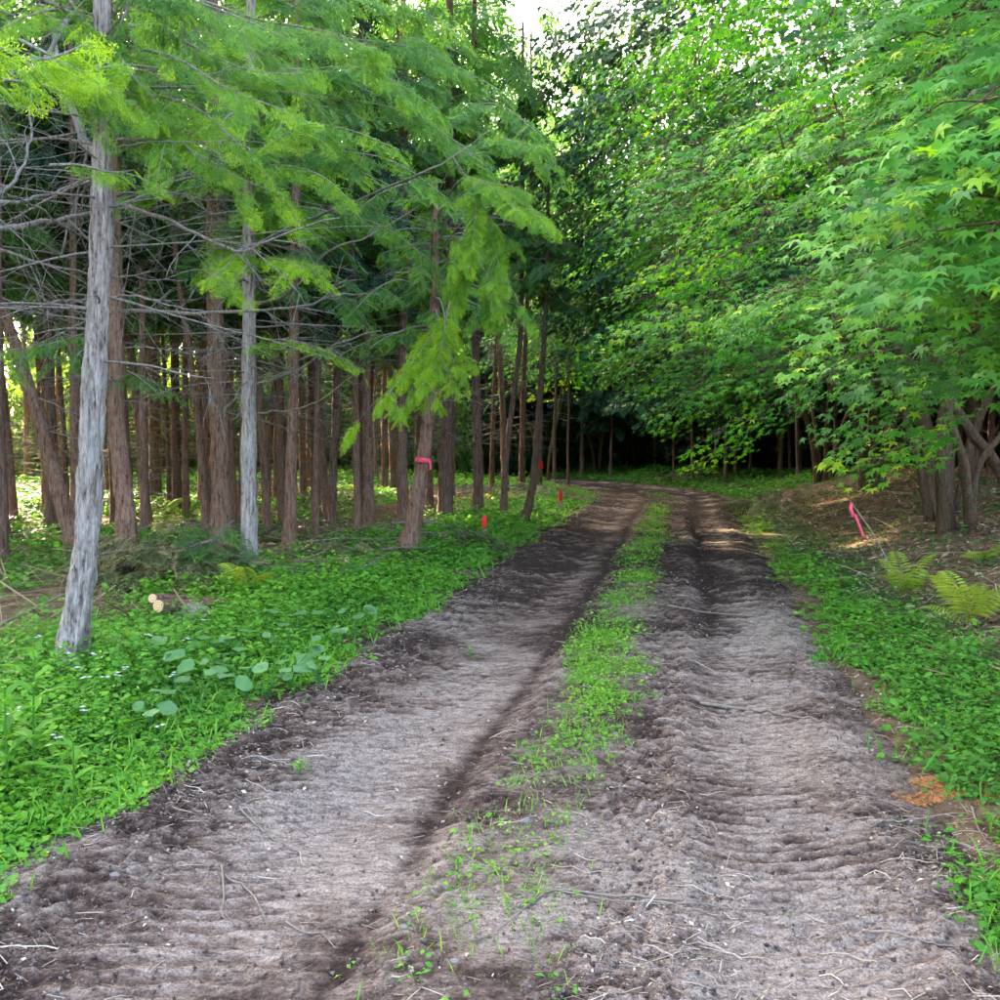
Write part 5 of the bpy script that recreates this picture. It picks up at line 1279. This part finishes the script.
stick([(225, 880), (250, 895), (262, 915), (268, 930)], .005, "short dark twig in the lower left of the road")
stick([(222, 868), (224, 900), (222, 918), (238, 930)], .004, "wiry root curling in the lower left of the road")
stick([(286, 925), (305, 937), (322, 938), (336, 952)], .004, "pale root in the left wheel track near the bottom")
stick([(870, 935), (895, 936), (925, 947), (960, 950)], .006, "pale twig on the right edge near the bottom corner")
stick([(870, 826), (905, 824), (945, 817), (965, 816)], .006, "forked pale twig below the orange soil patch")
stick([(972, 810), (978, 830), (985, 842)], .006, "short upright lying twig right below the orange soil patch")
stick([(950, 845), (980, 855), (1010, 862)], .008, "pale stick cut by the right edge below the orange patch")
stick([(668, 607), (700, 613), (760, 618)], .012, "pale stick across the far right wheel track")
stick([(830, 555), (870, 548), (905, 545)], .012, "bleached branch on the bank behind the pink taped cane")
stick([(775, 503), (790, 501), (800, 507), (815, 512)], .015, "bent bleached branch on the dim right bank")
stick([(90, 585), (130, 570), (160, 560), (200, 553)], .014, "long grey pole lying over the cut bough heap", lift=.45)
stick([(0, 640), (50, 615), (100, 590), (160, 560)], .010, "thin bowed branch reaching left from the bough heap", lift=.12)
stick([(205, 610), (230, 600), (248, 588)], .010, "peeled stick beside the sawn logs", lift=.05)
stick([(295, 588), (340, 575), (370, 570)], .012, "grey branch lying right of the yellow fern")
def stone(px, py, r, label):
    g = G(px, py); bm = MB(); n = 7; th = np.linspace(0, PI, n); v = []; 
    for a in th:
        for b in np.arange(9) * 2 * PI / 9:
            d = np.array([math.sin(a) * math.cos(b), math.sin(a) * math.sin(b), math.cos(a)]); k = 1 + .35 * (vnoise(np.array([d[0] * 1.5 + px]), np.array([d[1] * 1.5]), np.array([d[2] * 1.5 + .3]), 3)[0] - .5)
            v.append(d * k * r * [1.3, 1, .65])
    f = [[i * 9 + j, (i + 1) * 9 + j, (i + 1) * 9 + (j + 1) % 9, i * 9 + (j + 1) % 9] for i in range(n - 1) for j in range(9)]
    bm.add(np.array(v) + np.array(g) + [0, 0, r * .25], f); tag(bm.build("stone", "stone", None, smooth=True, loc=tuple(g)), label, "stone")
stone(115, 876, .016, "pale stone at the torn left edge of the road")
stone(404, 928, .013, "whitish stone in the middle near the bottom")
stone(526, 822, .018, "small pale stone beside the dark wheel rut")
stone(455, 962, .012, "tiny white stone low in the middle of the road")
stone(868, 742, .015, "small pale stone on the right verge edge")
# orange sawdust patch
g = G(945, 792); n = 7000; a = rng.uniform(0, 6.28, n); r = rng.random(n) ** .6
XX = g.x + .05 + np.cos(a) * r * .30; YY = g.y + np.sin(a) * r * .19
k = fbm(XX * 7, YY * 7, 3, 111) + .35 * (1 - r) > .50; XX, YY = XX[k], YY[k]; n = len(XX)
mb = MB(); scatter(mb, DIA, np.stack([XX, YY, surf_h(XX, YY) + rng.uniform(.001, .005, n)], -1), frames(rdir(n) * [1, 1, .1], np.array([[0, 0, 1.0]]) + rng.normal(size=(n, 3)) * .3), .011 * rng.uniform(.5, 1.6, n), .5)
tag(mb.build("sawdust_patch", "sawdust"), "orange brown sawdust patch at the foot of the right verge", "sawdust", kind="stuff")
